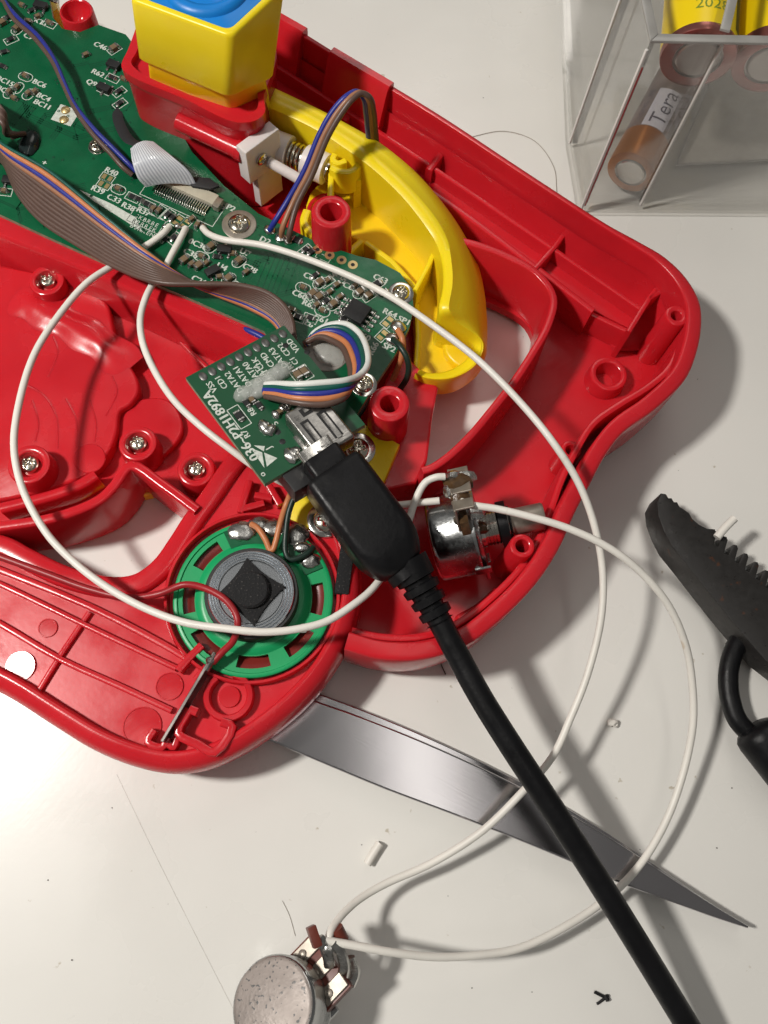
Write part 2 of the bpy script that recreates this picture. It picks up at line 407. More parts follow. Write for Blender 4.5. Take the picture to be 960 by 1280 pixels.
# wall round the triangular opening
hp = spline(W([(560, 296), (600, 306), (640, 322), (672, 341), (692, 370), (686, 404), (664, 444), (641, 479), (615, 512), (589, 543), (562, 569), (540, 584), (528, 588)], 17.5), 5)
mb = MB(); mb.wall(hp, 1.5, 1.5, 17.5, r=.3, draft=.5); h('opening_wall', mb, angle=50)
# ribs in the upper channel
def rib(pts, z1, w=1.1, z0=2.5, name='rib', r=.3, smooth=0):
    p = W(pts, z1); p = spline(p, smooth) if smooth else p
    m = MB(); m.wall(p, w, z0, z1, r=r); return h(name, m)
rib([(300, 52), (480, 168), (585, 238), (700, 316), (802, 386)], 12.5, smooth=4)
rib([(300, 85), (470, 194), (577, 264), (668, 332), (742, 388)], 12.5, w=1.4, smooth=4)
q = W([(300, 70), (480, 184), (585, 254), (690, 326), (786, 402), (742, 388), (668, 332), (577, 264), (470, 194), (300, 85)], 9)
mb = MB(); mb.prism([(v.x, v.y) for v in W([(296, 50), (480, 168), (585, 238), (700, 316), (802, 386), (786, 410), (742, 388), (668, 332), (577, 264), (470, 194), (290, 76)], 9)], 2.6, 9); h('channel_step', mb)
rib([(668, 336), (694, 307), (717, 276)], 13)
rib([(786, 414), (812, 372), (838, 338)], 14)
rib([(838, 338), (852, 356), (862, 378)], 15); rib([(812, 372), (846, 352)], 14)
rib([(824, 357), (840, 372), (858, 384)], 14); rib([(786, 414), (740, 392)], 10)
rib([(536, 212), (560, 180)], 13, w=1.6); rib([(430, 150), (455, 112)], 12, w=1.6)
# snap tabs on the straight upper rim
for a, b in (((335, 8), (384, 36)), ((418, 60), (492, 104))):
    pa, pb = P(*a, ZR + .8), P(*b, ZR + .8); t = (pb - pa).normalized(); n = Vector((t.y, -t.x, 0))
    m = MB()
    rows = []
    for q in (0.0, 1.0):
        c = pa.lerp(pb, q)
        rows.append([c + n * o + Vector((0, 0, z)) for o, z in ((-.15, -8), (-.15, 0), (.1, .35), (1.6, .35), (2.4, -.6), (5.4, -9.5), (5.6, -13), (3.0, -13))])
    m.loft(rows, closed=True, caps=True); h('snap_tab', m, angle=30)
# rounded channel floor under the snap tabs (fillet that catches the light)
rows = []
for o, z in ((2.6, 15), (3.3, 11), (4.8, 7.5), (7.2, 5.2), (10.5, 4.2), (13.0, 3.9)):
    rows.append([Vector((p.x, p.y, z)) for p in inset(out_w[:78], o)])
mb = MB(); mb.loft(rows); h('channel_fillet', mb, angle=60)
# posts and bosses
def boss(px, py, ztop, r, hole, z0=2.5, depth=8, name='boss', taper=.35, m=RED, cup=False):
    c = P(px, py, ztop); b = MB()
    prof = [(r + taper, z0 - ztop), (r, -.5), (r - .18, -.12), (r - .45, 0), (hole + .35, 0), (hole + .08, -.2), (hole, -.7)]
    prof += [(hole * .82, -depth * .6), (hole * .7, -depth), (0.01, -depth)] if not cup else [(hole * .9, -1.4), (hole * .62, -2.8), (hole * .3, -3.5), (.01, -3.6)]
    b.lathe(prof, T(*c), 32)
    return h(name, b, m, angle=40)
boss(846, 394, 19, 2.4, 1.05, name='post'); boss(761, 467, 7, 4.0, 2.6, depth=4, name='boss')
boss(714, 562, 12, 2.1, 1.0, name='post'); boss(653, 682, 19, 2.3, 1.15, name='post')
boss(487, 504, 22, 3.75, 1.7, name='post', taper=.5); boss(414, 264, 24, 3.95, 2.1, name='post', taper=.3)
boss(95, 13, 18.5, 3.7, 3.0, name='post', cup=True, depth=4)
boss(410, 262, 10, 4.6, 3.6, name='boss')
rib([(622, 738), (600, 758), (574, 773)], 6.5, w=1.6, smooth=4)
# ---- ledge under the circuit board and the basin to its left
ledge_px = [(-60, 250), (0, 281), (60, 305), (140, 338), (240, 384), (330, 428), (372, 470)]
led = spline(W(ledge_px, 15.5), 4)
mb = MB()
rows = []
for o, z in ((-2.5, 3), (-2.5, 15.2), (-2.2, 15.5), (1.7, 15.5), (2.1, 15.2), (2.4, 14.6), (3.4, 9.5), (4.2, 5.0), (4.6, 3)):
    rows.append([Vector((p.x, p.y, z)) for p in inset(led, o)])
mb.loft(rows); h('board_ledge', mb, angle=30)
basin = W([(-80, 250), (0, 285), (140, 345), (330, 435), (360, 480), (330, 560), (262, 640), (240, 626), (163, 578), (140, 606), (123, 622), (67, 644), (0, 656), (-80, 664)], 5)
mb = MB(); mb.sheet([basin], 3.4, 5.0); h('basin_floor', mb)
# raised dished plate in the basin
plate_px = [(-60, 330), (20, 335), (80, 352), (132, 376), (140, 400), (146, 428), (160, 452), (172, 474), (173, 490), (163, 505), (150, 514), (146, 540), (134, 568), (112, 592), (60, 612), (0, 626), (-60, 634)]
pl = spline(W(plate_px, 8.2), 4, True)
mb = MB(); mb.prism([(p.x, p.y) for p in pl], 4.5, 8.2, bev=.7, seg=3); h('basin_plate', mb, angle=50)
pl2 = spline(W([(152, 516), (172, 500), (205, 498), (222, 512), (228, 540), (200, 572), (170, 580), (150, 560)], 6.6), 4, True)
mb = MB(); mb.prism([(p.x, p.y) for p in pl2], 4.5, 6.6, bev=.5, seg=3); h('basin_step', mb, angle=50)
ra = spline(W([(14, 372), (45, 385), (85, 405), (125, 430), (160, 462)], 8.2), 8); rows = []
for k in range(13):
    u = -1 + k / 6; ps = []
    for i, p in enumerate(ra):
        f = min(1, 4 * min(i, len(ra) - 1 - i) / (len(ra) - 1)); t = ra[min(i + 1, len(ra) - 1)] - ra[max(i - 1, 0)]; t.z = 0; t.normalize(); w = 4.2 + .5 * math.sin(i * .7)
        ps.append(p + Vector((-t.y, t.x, 0)) * (u * w) + Vector((0, 0, -.05 + 1.25 * f * (.5 + .5 * math.cos(math.pi * u)))))
    rows.append(ps)
mb = MB(); mb.loft(rows); h('glare_ridge', mb, angle=80)  # ridge added so its slope shows the desk lamp's glare
for pts, z in (([(0, 634), (67, 617), (100, 604), (119, 592)], 10.5), ):
    p = spline(W(pts, z), 5); m = MB(); m.wall(p, 2.2, 4.5, z, r=.7); h('curved_rib', m, angle=50)
for pts in ([(28, 478), (52, 492), (70, 520), (72, 560)], [(40, 500), (48, 530), (44, 552)], [(82, 498), (95, 525), (96, 558)], [(112, 500), (120, 530), (118, 552)], [(66, 420), (72, 440), (60, 470)], [(140, 470), (146, 490), (132, 520)]):
    p = spline(W(pts, 8.24), 6); m = MB(); m.tube([v + Vector((0, 0, -.28)) for v in p], .33, 8); h('flow_line', m)
m = MB(); m.lathe([(.01, .12), (2.9, .12), (3.05, 0)], T(*P(112, 573, 8.2)), 32); h('ejector_mark', m, angle=4)
p = spline(W([(-40, 664), (0, 657), (67, 646), (123, 624), (142, 606), (163, 581), (200, 603), (246, 637)], 15.5), 4)
mb = MB(); mb.wall(p, 1.9, 1.0, 15.5, r=.5); h('opening_wall', mb, angle=50)
rib([(186, 395), (225, 425), (262, 462)], 6.2, w=.9, z0=4.5); 
for x, y, z, r in ((58, 350, 11, 3.6), (36, 580, 12.5, 4.0), (172, 554, 11, 3.7), (245, 586, 11, 3.6)):
    b = boss(x, y, z, r, r * .62, z0=4.5, depth=2.2, name='screw_boss')
    inst('screw', SCREW_S, T(*P(x + (1 if x < 60 else 0), y, z - 1.6)) @ RZ(30 + x), housing)
# ---- the diagonal arm and the lower-left arm with the speaker lobe
AF = 13.2
lobe_px = [(-50, 845), (0, 870), (60, 908), (110, 938), (160, 958), (205, 967), (250, 962), (300, 941), (350, 907), (390, 870), (420, 831), (441, 790), (452, 750), (452, 700), (440, 655), (420, 620)]
lobe = spline(W(lobe_px, ZL), 6)
arm_in_px = [(-50, 676), (0, 686), (33, 700), (83, 722), (140, 735), (185, 722), (210, 697), (232, 664), (250, 640)]
armf = list(inset([v for v in lobe], -1.0)) + W([(395, 560), (330, 560), (296, 566), (262, 612), (240, 648), (218, 684), (196, 708), (170, 722), (140, 726), (83, 712), (33, 690), (0, 673), (-60, 662)], AF)
mb = MB(); mb.sheet([armf], 4.0, AF); h('arm_floor', mb, REDM)
mb = MB(); mb.loft([[Vector((p.x, p.y, z)) for p in inset(lobe, -o)] for o, z in ((3.0, .8), (1.2, 1.8), (.35, 4.5), (0, 9), (.06, ZL - 4.6), (.35, ZL - 3.2), (.9, ZL - 2.3), (1.7, ZL - 1.7), (2.6, ZL - 1.35), (3.2, ZL - 1.3), (3.5, ZL - 1.45), (3.65, ZL - 1.9), (3.8, 12))]); h('arm_wall', mb, angle=70)
p = spline(W([(-50, 672), (0, 681), (33, 698), (83, 721), (140, 733), (172, 728), (200, 708), (222, 678), (240, 650), (262, 620), (296, 572), (330, 540)], 14.6), 5)
mb = MB(); mb.wall(p, 3.9, 2.5, 14.6, r=.9); h('arm_wall', mb, angle=60)
def arib(pts, z1, w=1.0, name='rib'): return rib(pts, AF + (z1 - 9) * .75, w, AF - .6, name, .3, 3)
arib([(-20, 704), (0, 712), (110, 757), (205, 806), (238, 826)], 11, 1.2); arib([(-20, 722), (0, 730), (110, 783), (220, 835)], 11)
arib([(-20, 770), (0, 780), (73, 823), (150, 858), (214, 888)], 10.6, 1.1); arib([(111, 765), (72, 823), (42, 872)], 10.2, 1.0)
def tiltm(p):  # disc tilt shaped so it mirrors the desk lamp's glare to the camera
    n = ((Vector((0, 0, CAM_H)) - p).normalized() + (Vector((-250, 35, 380)) - p).normalized()).normalized()
    return Vector((0, 0, 1)).rotation_difference(n).to_matrix().to_4x4()
for x, y, r in ((60, 785, 1.7), (26, 833, 2.6), (212, 858, 2.4), (178, 908, 3.3)):
    m = MB(); m.lathe([(.01, .18), (r - .25, .18), (r - .22, .3), (r - .05, .3), (r, 0)], T(*P(x, y, AF)) @ (tiltm(P(x, y, AF)) if x == 26 else ID), 28); h('ejector_mark', m, angle=10)
for a in ((0, ),):
    m = MB(); m.lathe([(4.4, 0), (4.3, 1.6), (4.1, 1.85), (3.3, 1.85), (3.1, 1.6), (3.0, .0)], T(*P(287, 871, AF)), 36, a0=-235, a1=80); m.lathe([(1.9, 0), (1.8, .5), (.01, .5)], T(*P(287, 871, AF)), 24); h('boss', m, angle=40)
arib([(222, 838), (236, 822), (252, 806)], 12, 1.4); arib([(244, 850), (258, 833)], 11.5, 1.3)
# clip pocket beside the contact strip
arib([(192, 912), (184, 927), (202, 934), (209, 922)], 12, 1.3, 'clip_wall'); arib([(236, 886), (222, 916), (246, 930), (268, 940), (290, 908), (276, 902)], 13, 1.5, 'clip_wall')
arib([(236, 886), (246, 890)], 13, 1.5, 'clip_wall')
arib([(210, 930), (216, 934), (222, 917)], 12, 1.2, 'clip_wall')
# ring seat round the speaker
m = MB(); m.lathe([(15.6, 0), (15.6, 2.2), (15.4, 2.6), (15.0, 2.6), (14.85, 2.3), (14.8, 0)], T(*P(317, 747, AF)) @ T(0, 0, -.6), 64); h('speaker_seat', m, angle=40)
for pts in ([(300, 636), (330, 628)], [(318, 618), (340, 622)], [(336, 606), (350, 630)], [(312, 600), (300, 640)]):
    arib(pts, 12, 1.3)
q = W([(500, 436), (548, 484), (541, 520), (534, 575), (520, 604), (470, 615), (440, 560), (470, 500)], 11)
m = MB(); m.prism([(v.x, v.y) for v in q], 3, 11, bev=.5); h('shading_hub_floor', m, angle=20)  # raised block added to throw shade into the triangular opening
# black foam strip by the speaker
m = MB(); m.box(2.6, 9.5, 3, frame(431, 715, AF - .2, 100, 12), bev=.4); h('foam_strip', m, FOAM)
# yellow panels of the housing's outer half, seen through the gaps
m = MB(); q = W([(438, 520), (500, 555), (476, 612), (380, 668), (350, 640), (400, 560)], 13.6); m.prism([(v.x, v.y) for v in q], 5, 13.6, bev=.4); yp = h('yellow_panel', m, YEL)
for x, y in ((447, 562), (407, 650)):
    m = MB(); m.lathe([(3.4, -.4), (3.4, .25), (3.1, .4), (2.2, .4), (2.1, .1), (.01, .1)], T(*P(x, y, 13.8)), 28); h('washer', m, CHROME); inst('screw', SCREW_ME, T(*P(x, y, 14.2)), housing)
m = MB(); q = W([(100, 645), (140, 608), (165, 592), (200, 606), (188, 618), (165, 622), (140, 636)], 3); m.prism([(v.x, v.y) for v in q], .4, 3, bev=.4); h('yellow_panel', m, YEL2)
m = MB(); q = W([(66, -14), (72, 10), (60, 20), (40, 4), (40, -20)], 14); m.prism([(v.x, v.y) for v in q], 4, 14, bev=.4); h('yellow_panel', m, YEL2)
# ------------------------------------------------------------------ red cradle (part of the housing) and the yellow blue-capped block
ZK = 29.0
cr = W([(160, 62), (152, 84), (166, 96), (230, 123), (292, 152), (318, 151), (331, 140), (330, 120), (345, 60), (300, 20), (200, -10)], ZK)
crs = spline(cr, 5, True)
m = MB(); m.sheet([crs, spline(W([(170, 66), (164, 78), (178, 92), (236, 118), (294, 146), (312, 144), (322, 134), (322, 110), (336, 62), (300, 30), (204, 2)], ZK), 5, True)], ZK - 2.2, ZK); h('cradle_rim', m, RED, angle=50)
cw = spline([c + (Vector((0, 0, 0)) - Vector((0, 0, 0))) for c in cr], 5, True)
ctr = sum(cr, Vector()) / len(cr)
def shrink(path, k, z): return [Vector((ctr.x + (p.x - ctr.x) * k, ctr.y + (p.y - ctr.y) * k, z)) for p in path]
m = MB(); m.loft([shrink(cw, k, z) for k, z in ((1.0, ZK - 2.2), (.985, ZK - 2.6), (.965, ZK - 3.2), (.965, 18), (.97, 12), (.975, 4))], closed=True); h('cradle', m, RED, angle=40)
m = MB(); m.prism([(p.x, p.y) for p in shrink(cw, .96, 0)], ZK - 4, ZK - 1.6); h('cradle_floor', m, RED)
# half-round barrel on the cradle's front
a, b = P(224, 152, 22), P(298, 187, 22); m = MB(); m.tube([a, a.lerp(b, .5), b], 1.9, 20); h('cradle_barrel', m, RED)
m = MB(); m.tube([b, b + (b - a).normalized() * 1.4], 2.2, 20); h('barrel_collar', m, RED)

block = thing('capped_block', P(245, 80, 22), 'yellow plastic block with round blue cap standing in the red cradle', 'toy part')
def rounded_quad(c4, r, n=6):
    out = []
    for i in range(4):
        p = c4[i]; a = (c4[i - 1] - p).normalized(); b_ = (c4[(i + 1) % 4] - p).normalized()
        p0, p2 = p + a * r, p + b_ * r
        for k in range(n + 1):
            t = k / n; out.append(p0 * (1 - t) ** 2 + p * 2 * t * (1 - t) + p2 * t * t)
    return out
def quad3(a, b, c, z):
    A, B, C = P(*a, z), P(*b, z), P(*c, z); return A, B, C + (C - B) * .25, A + (C - B) * 1.25
BT = quad3((159, -2), (289, 46), (345, -6), 45); BB = quad3((170, 73), (286, 122), (334, 100), 32.5); NB = quad3((178, 110), (294, 148), (336, 130), 24)
def qring(q, d, z, r=1.6):
    A, B, C, D = q; ab = (B - A).normalized(); ac = (C - B).normalized()
    k = [A - ab * d - ac * d, B + ab * d - ac * d, C + ab * d + ac * d, D - ab * d + ac * d]
    return [Vector((v.x, v.y, z)) for v in rounded_quad(k, r)]
def ring(z, d, r=1.6):
    # footprint of the block measured on the plane of its lower step, grown by d
    A, B, C = P(172, 73, 28), P(284, 119, 28), P(331, 96, 28)
    ab = (B - A).normalized(); ac = (C - B).normalized(); D = A + ac * 19.0; C = B + ac * 19.0
    q = [A - ab * d - ac * d, B + ab * d - ac * d, C + ab * d + ac * d, D - ab * d + ac * d]
    return [Vector((v.x, v.y, z)) for v in rounded_quad(q, r)]
m = MB(); m.loft([qring(NB, -.4, 22), qring(BB, -.9, 32.6)], closed=True); obj('block_neck', m, YEL2, block)
m = MB(); m.loft([qring(BB, -1.2, 32.3), qring(BB, -.25, 32.3), qring(BB, 0, 32.8), qring(BT, 0, 44.2), qring(BT, -.12, 44.7), qring(BT, -.4, 45), qring(BT, -1.3, 45), qring(BT, -1.45, 44.4), qring(BT, -1.5, 43)], closed=True); obj('block_body', m, YEL, block, angle=50)
top = qring(BT, -1.52, 44.7); m = MB(); m.prism([(v.x, v.y) for v in top], 42, 44.7, bev=.25); cap = obj('blue_cap', m, BLUE, block, angle=40)
tc = sum(top, Vector()) / len(top); tc.z = 44.7
m = MB(); m.lathe([(8.2, -.3), (8.0, .3), (7.4, .9), (6.6, 1.1), (5.8, .9), (5.4, 0), (5.2, -4)], T(*(tc + Vector((-.4, 2.2, 0)))), 48); obj('cap_ring', m, BLUE, cap, angle=60)
m = MB(); m.lathe([(.01, 0), (5.2, 0)], T(*(tc + Vector((-.4, 2.2, -2.4)))), 40); obj('cap_socket', m, BLKM, cap)

# ------------------------------------------------------------------ white plunger bracket with spring
plunger = thing('plunger_bracket', P(320, 215, 8), 'white nylon plunger bracket with brass screw and coil spring beside red cradle', 'bracket')
pa, pb = P(307, 192, 25), P(346, 163, 25); pd = (pb - pa).normalized(); pn = Vector((pd.y, -pd.x, 0))
def plate(u0, u1, t0, t1, z0, z1, name):
    q = [pa + pd * u + pn * t for u, t in ((u0, t0), (u1, t0), (u1, t1), (u0, t1))]; m = MB(); m.prism([(v.x, v.y) for v in q], z0, z1, bev=.35); obj(name, m, WHITEP, plunger, angle=30)
plate(0, 9.0, -2.9, 0, 16.2, 25, 'bracket_plate'); plate(2.2, 8.6, -2.2, -.3, 7, 16.3, 'bracket_foot')
inst('screw', shared('screw', screw_geo(1.35, .5), SCREW, 50), axis_frame(pa + pd * 3.6 + pn * .2 + Vector((0, 0, -4.2)), pn), plunger)
a, b = P(336, 202, 19), P(386, 231, 17); m = MB(); m.tube([a, b], 1.1, 16); obj('guide_rod', m, WHITEP, plunger)
a, b = P(335, 182, 17), P(362, 192, 17); m = MB(); m.tube([a, b], 3.6, 28); obj('plunger_barrel', m, WHITEP, plunger)
c0, c1 = P(360, 191, 17), P(385, 202, 17); ax = axis_frame(c0, c1 - c0); L = (c1 - c0).length
m = MB(); m.tube([ax @ Vector((2.5 * math.cos(t * .35), 2.5 * math.sin(t * .35), L * t / 90)) for t in range(91)], .36, 8); obj('spring', m, SCREW, plunger)
m = MB(); m.tube([c0, c1], 1.6, 16); obj('spring_core', m, wire_m['copper'], plunger)
a, b = P(382, 200, 17), P(408, 212, 17); m = MB(); m.tube([a, b], 3.2, 28); obj('plunger_collar', m, WHITEP, plunger)
a, b = P(408, 212, 17), P(412, 214, 17); m = MB(); m.tube([a, b], 2.0, 20); obj('plunger_tip', m, CHROME, plunger)

# ------------------------------------------------------------------ yellow trigger arm
trig = thing('trigger_arm', P(540, 360, 3), 'curved yellow plastic trigger arm beside the circuit board', 'toy part')
N_ = 60
sil = ((spline(W([(300, 92, 20), (345, 116, 20), (407, 146, 20), (447, 166, 20), (480, 183, 19.5), (523, 218, 18), (560, 262, 15), (582, 296, 13), (596, 326, 12), (605, 362, 12), (609, 402, 12), (609, 425, 12), (607, 446, 11.5), (594, 464, 11), (566, 480, 11), (533, 480, 11), (517, 473, 11)]), 6)))
rdo = ((spline(W([(300, 105, 23), (340, 120, 23), (400, 148, 23), (440, 172, 23), (472, 196, 23), (512, 233, 23), (545, 272, 22.5), (560, 300, 22), (566, 330, 22), (567, 356, 22), (563, 388, 22), (572, 402, 19.5), (602, 428, 15.5), (594, 456, 14), (565, 473, 13.3), (534, 474, 13), (521, 468, 13)]), 6)))
rdi = ((spline(W([(300, 120, 22.6), (340, 136, 22.6), (395, 162, 22.6), (432, 186, 22.6), (462, 208, 22.6), (500, 243, 22.6), (530, 280, 22.1), (545, 304, 21.6), (553, 330, 21.6), (554, 356, 21.6), (549, 388, 21.6), (556, 406, 18.5), (592, 432, 14), (584, 448, 13), (561, 463, 12.6), (536, 466, 12.5), (524, 462, 12.5)]), 6)))
inb = [Vector((p.x, p.y, 9)) for p in rdi]
def between(A, B, t, dz): return [a.lerp(b, t) + Vector((0, 0, dz)) for a, b in zip(A, B)]
low = [Vector((p.x * 1.0, p.y, 7)) for p in sil]
m = MB(); m.loft([low, sil, between(sil, rdo, .35, 1.6), between(sil, rdo, .75, .9), rdo, between(rdo, rdi, .12, .32), between(rdo, rdi, .7, .32), rdi, between(rdi, inb, .06, 0), inb])
obj('arm_shell', m, YEL, trig, angle=55)
# floor pan with a scooped end
fp = spline(W([(388, 240), (440, 206), (470, 214), (505, 246), (535, 284), (556, 330), (566, 380), (588, 402), (600, 430), (596, 452), (566, 472), (526, 470), (521, 440), (524, 400), (520, 372), (500, 340), (470, 318), (440, 296), (410, 300), (386, 285)], 9.5), 3, True)
m = MB(); m.prism([(v.x, v.y) for v in fp], 4.5, 9.5, bev=.5); obj('arm_floor', m, YEL2, trig, angle=50)
# end scoop: low rim round the tip
er = spline(W([(556, 400, 15), (572, 399, 15.5), (592, 406, 15.5), (604, 424, 15), (605, 446, 14), (592, 462, 13), (564, 476, 12.5), (536, 477, 12.5), (522, 472, 12.5)]), 6)
m = MB(); q = [(v.x, v.y) for v in spline(W([(562, 402), (586, 408), (599, 426), (597, 446), (580, 460), (556, 440)], 11.5), 4, True)]; m.prism(q, 6, 11.5, bev=.8, seg=3); obj('end_pad', m, YEL2, trig, angle=60)
for pts, z1, w in (([(519, 362), (536, 330), (548, 302)], 17, 1.0), ([(457, 302), (490, 326), (520, 360)], 13, 1.2), ([(414, 216), (412, 258)], 19, 1.2), ([(430, 320), (452, 300)], 12, 1.4), ([(521, 380), (523, 420), (520, 468)], 10.6, 1.1), ([(440, 205), (447, 226)], 18, 1.6)):
    p = W(pts, z1); m = MB(); m.wall(p, w, 6, z1, r=.3); obj('rib', m, YEL, trig)
p = spline(W([(414, 208), (424, 213), (438, 213), (448, 205), (452, 192), (448, 186)], 21), 6); m = MB(); m.wall(p, 1.5, 15, 21, r=.35); obj('retaining_clip', m, YEL, trig)
p = spline(W([(419, 192), (416, 198), (422, 203), (432, 200)], 20.5), 4); m = MB(); m.wall(p, 1.3, 14, 20.5, r=.3); obj('retaining_clip', m, YEL, trig)
p = spline(W([(384, 262), (380, 276), (390, 292), (404, 300)], 14), 4); m = MB(); m.wall(p, 1.8, 6, 14, r=.4); obj('boss_cup', m, YEL, trig)

# ------------------------------------------------------------------ main circuit board
ZB = 16.5
brd = thing('circuit_board', P(300, 300, ZB - 1.6), 'large green circuit board with many small components screwed into red housing', 'circuit board')
bo = [(-70, -60), (40, -30), (60, -8), (66, 22), (78, 36), (100, 40), (123, 31), (157, 43), (176, 66), (196, 110), (240, 190), (280, 232), (323, 267), (397, 303), (447, 320), (470, 325), (500, 341), (515, 362), (517, 385), (512, 408), (494, 443), (465, 487), (440, 528), (425, 545), (400, 520), (370, 470), (330, 414), (242, 375), (140, 332), (60, 296), (0, 268), (-70, 238)]
bw = [(v.x, v.y) for v in W(bo, ZB)]
m = MB(); m.prism(bw, ZB - 1.5, ZB - .04); obj('board_core', m, PCBE, brd)
m = MB(); m.prism(bw, ZB - .04, ZB); obj('solder_mask', m, PCB, brd)
FB = frame(230, 270, ZB, 80, 36)
def L2(px, py, dz=0.0):                      # place on the board, aligned with its rows
    p = P(px, py, ZB); M = FB.copy(); M.translation = p; return M @ T(0, 0, dz)
# traces
rnd = random.Random(4); tr = MB()
def trace(pts, w=.22):
    pts = [Vector(p) for p in pts]
    for a, b in zip(pts, pts[1:]):
        d = (b - a); d.z = 0
        if d.length < 1e-4: continue
        n = Vector((-d.y, d.x, 0)).normalized() * w / 2; e = d.normalized() * w / 2
        tr.add([a - n - e, b - n + e, b + n + e, a + n - e], [(0, 1, 2, 3)])
IF = FB.inverted()
def inside(x, y, poly):
    c = False; j = len(poly) - 1
    for i in range(len(poly)):
        (xi, yi), (xj, yj) = poly[i], poly[j]
        if (yi > y) != (yj > y) and x < (xj - xi) * (y - yi) / (yj - yi) + xi: c = not c
        j = i
    return c
bl = [tuple((IF @ Vector((x, y, ZB))).xy) for x, y in bw]
for k in range(46):
    x, y = rnd.uniform(-44, 34), rnd.uniform(-10, 26); dr = rnd.choice([0, 90, 180, 270, 45, 225]); g = rnd.randint(1, 4)
    steps = [(rnd.uniform(1.5, 6), rnd.choice([0, 45, -45])) for _ in range(rnd.randint(2, 5))]
    for q in range(g):
        a = math.radians(dr); p = Vector((x - math.sin(a) * .5 * q, y + math.cos(a) * .5 * q, .006)); pts = [p.copy()]; dd = dr
        for ln, tn in steps:
            p = p + Vector((math.cos(math.radians(dd)), math.sin(math.radians(dd)), 0)) * ln; pts.append(p.copy()); dd += tn
        if all(inside(v.x, v.y, bl) for v in pts): trace([FB @ v for v in pts])
for px in (322, 330, 337, 343, 350, 361): trace([P(px + 18, 312, ZB + .006), P(px + 4, 345, ZB + .006), P(px - 4, 366, ZB + .006)], .2)
via = MB(); vr = random.Random(6)
for k in range(150):
    x, y = vr.uniform(-44, 36), vr.uniform(-12, 26)
    if inside(x, y, bl): via.lathe([(.01, .012), (.14, .012), (.16, .02), (.32, .02), (.34, .005)], FB @ T(x, y, 0), 10)
vo = obj('via_pattern', via, TRACE, brd); vo['kind'] = 'stuff'
o = obj('trace_pattern', tr, TRACE, brd); o['kind'] = 'stuff'
# shared component meshes (built round their own origin)
def chip_geo(l, w, hgt, e):
    m = MB(); m.box(l - 2 * e, w, hgt, bev=.05, mi=0, seg=1); m.box(e, w + .05, hgt + .04, T(-(l - e) / 2, 0, 0), bev=.08, mi=1, seg=1); m.box(e, w + .05, hgt + .04, T((l - e) / 2, 0, 0), bev=.08, mi=1, seg=1)
    for sx in (-1, 1): m.ball((sx * l / 2, 0, .05), .32, w * .5, hgt * .6, mi=1, sub=1)
    return m
CAP = shared('capacitor', chip_geo(2.1, 1.25, .9, .45), [CAPB, TIN]); CAPS = shared('capacitor', chip_geo(1.6, .85, .75, .35), [CAPB, TIN])
RES = shared('resistor', chip_geo(1.7, .95, .5, .35), [CHIP, TIN]); RESB = shared('resistor', chip_geo(2.1, 1.3, .55, .45), [CHIP, TIN])
def sot_geo():
    m = MB(); m.box(2.9, 1.7, 1.0, T(0, 0, .12), bev=.12, mi=0)
    for x, s in ((-.95, -1), (.95, -1), (0, 1)): m.box(.5, .8, .3, T(x, s * 1.15, 0), bev=.08, mi=1, seg=1); m.ball((x, s * 1.4, .1), .38, .35, .25, mi=1, sub=1)
    return m
SOT = shared('transistor', sot_geo(), [CHIP, TIN])
def pads_geo():
    m = MB(); m.box(.85, 1.2, .03, T(-.7, 0, 0), mi=0); m.box(.85, 1.2, .03, T(.7, 0, 0), mi=0); return m
PADS = shared('solder_pad', pads_geo(), GOLD)
silk = MB(); ZS = .012
def oval(px, py, ang, l=3.3, w=2.3):
    M = L2(px, py, ZS) @ RZ(ang); n = 28; vs = []
    for k in range(n):
        a = 2 * math.pi * k / n; cx = (l / 2 - w / 2) * (1 if math.cos(a) > 0 else -1)
        for r in (w / 2, w / 2 - .17): vs.append((cx + r * math.cos(a), r * math.sin(a), 0))
    silk.add(vs, [(2 * k, 2 * k + 1, (2 * k + 3) % (2 * n), (2 * k + 2) % (2 * n)) for k in range(n)], 0, M)
def rect(px, py, ang, l, w, t=.16):
    M = L2(px, py, ZS) @ RZ(ang)
    for x, y, a, b in ((0, w / 2, l + t, t), (0, -w / 2, l + t, t), (-l / 2, 0, t, w - t), (l / 2, 0, t, w - t)):
        silk.add([(x - a / 2, y - b / 2, 0), (x + a / 2, y - b / 2, 0), (x + a / 2, y + b / 2, 0), (x - a / 2, y + b / 2, 0)], [(0, 1, 2, 3)], 0, M)
def lab(sx, px, py, ang=0, size=1.85): text(silk, sx, L2(px, py, ZS) @ RZ(ang), size, bold=.16)
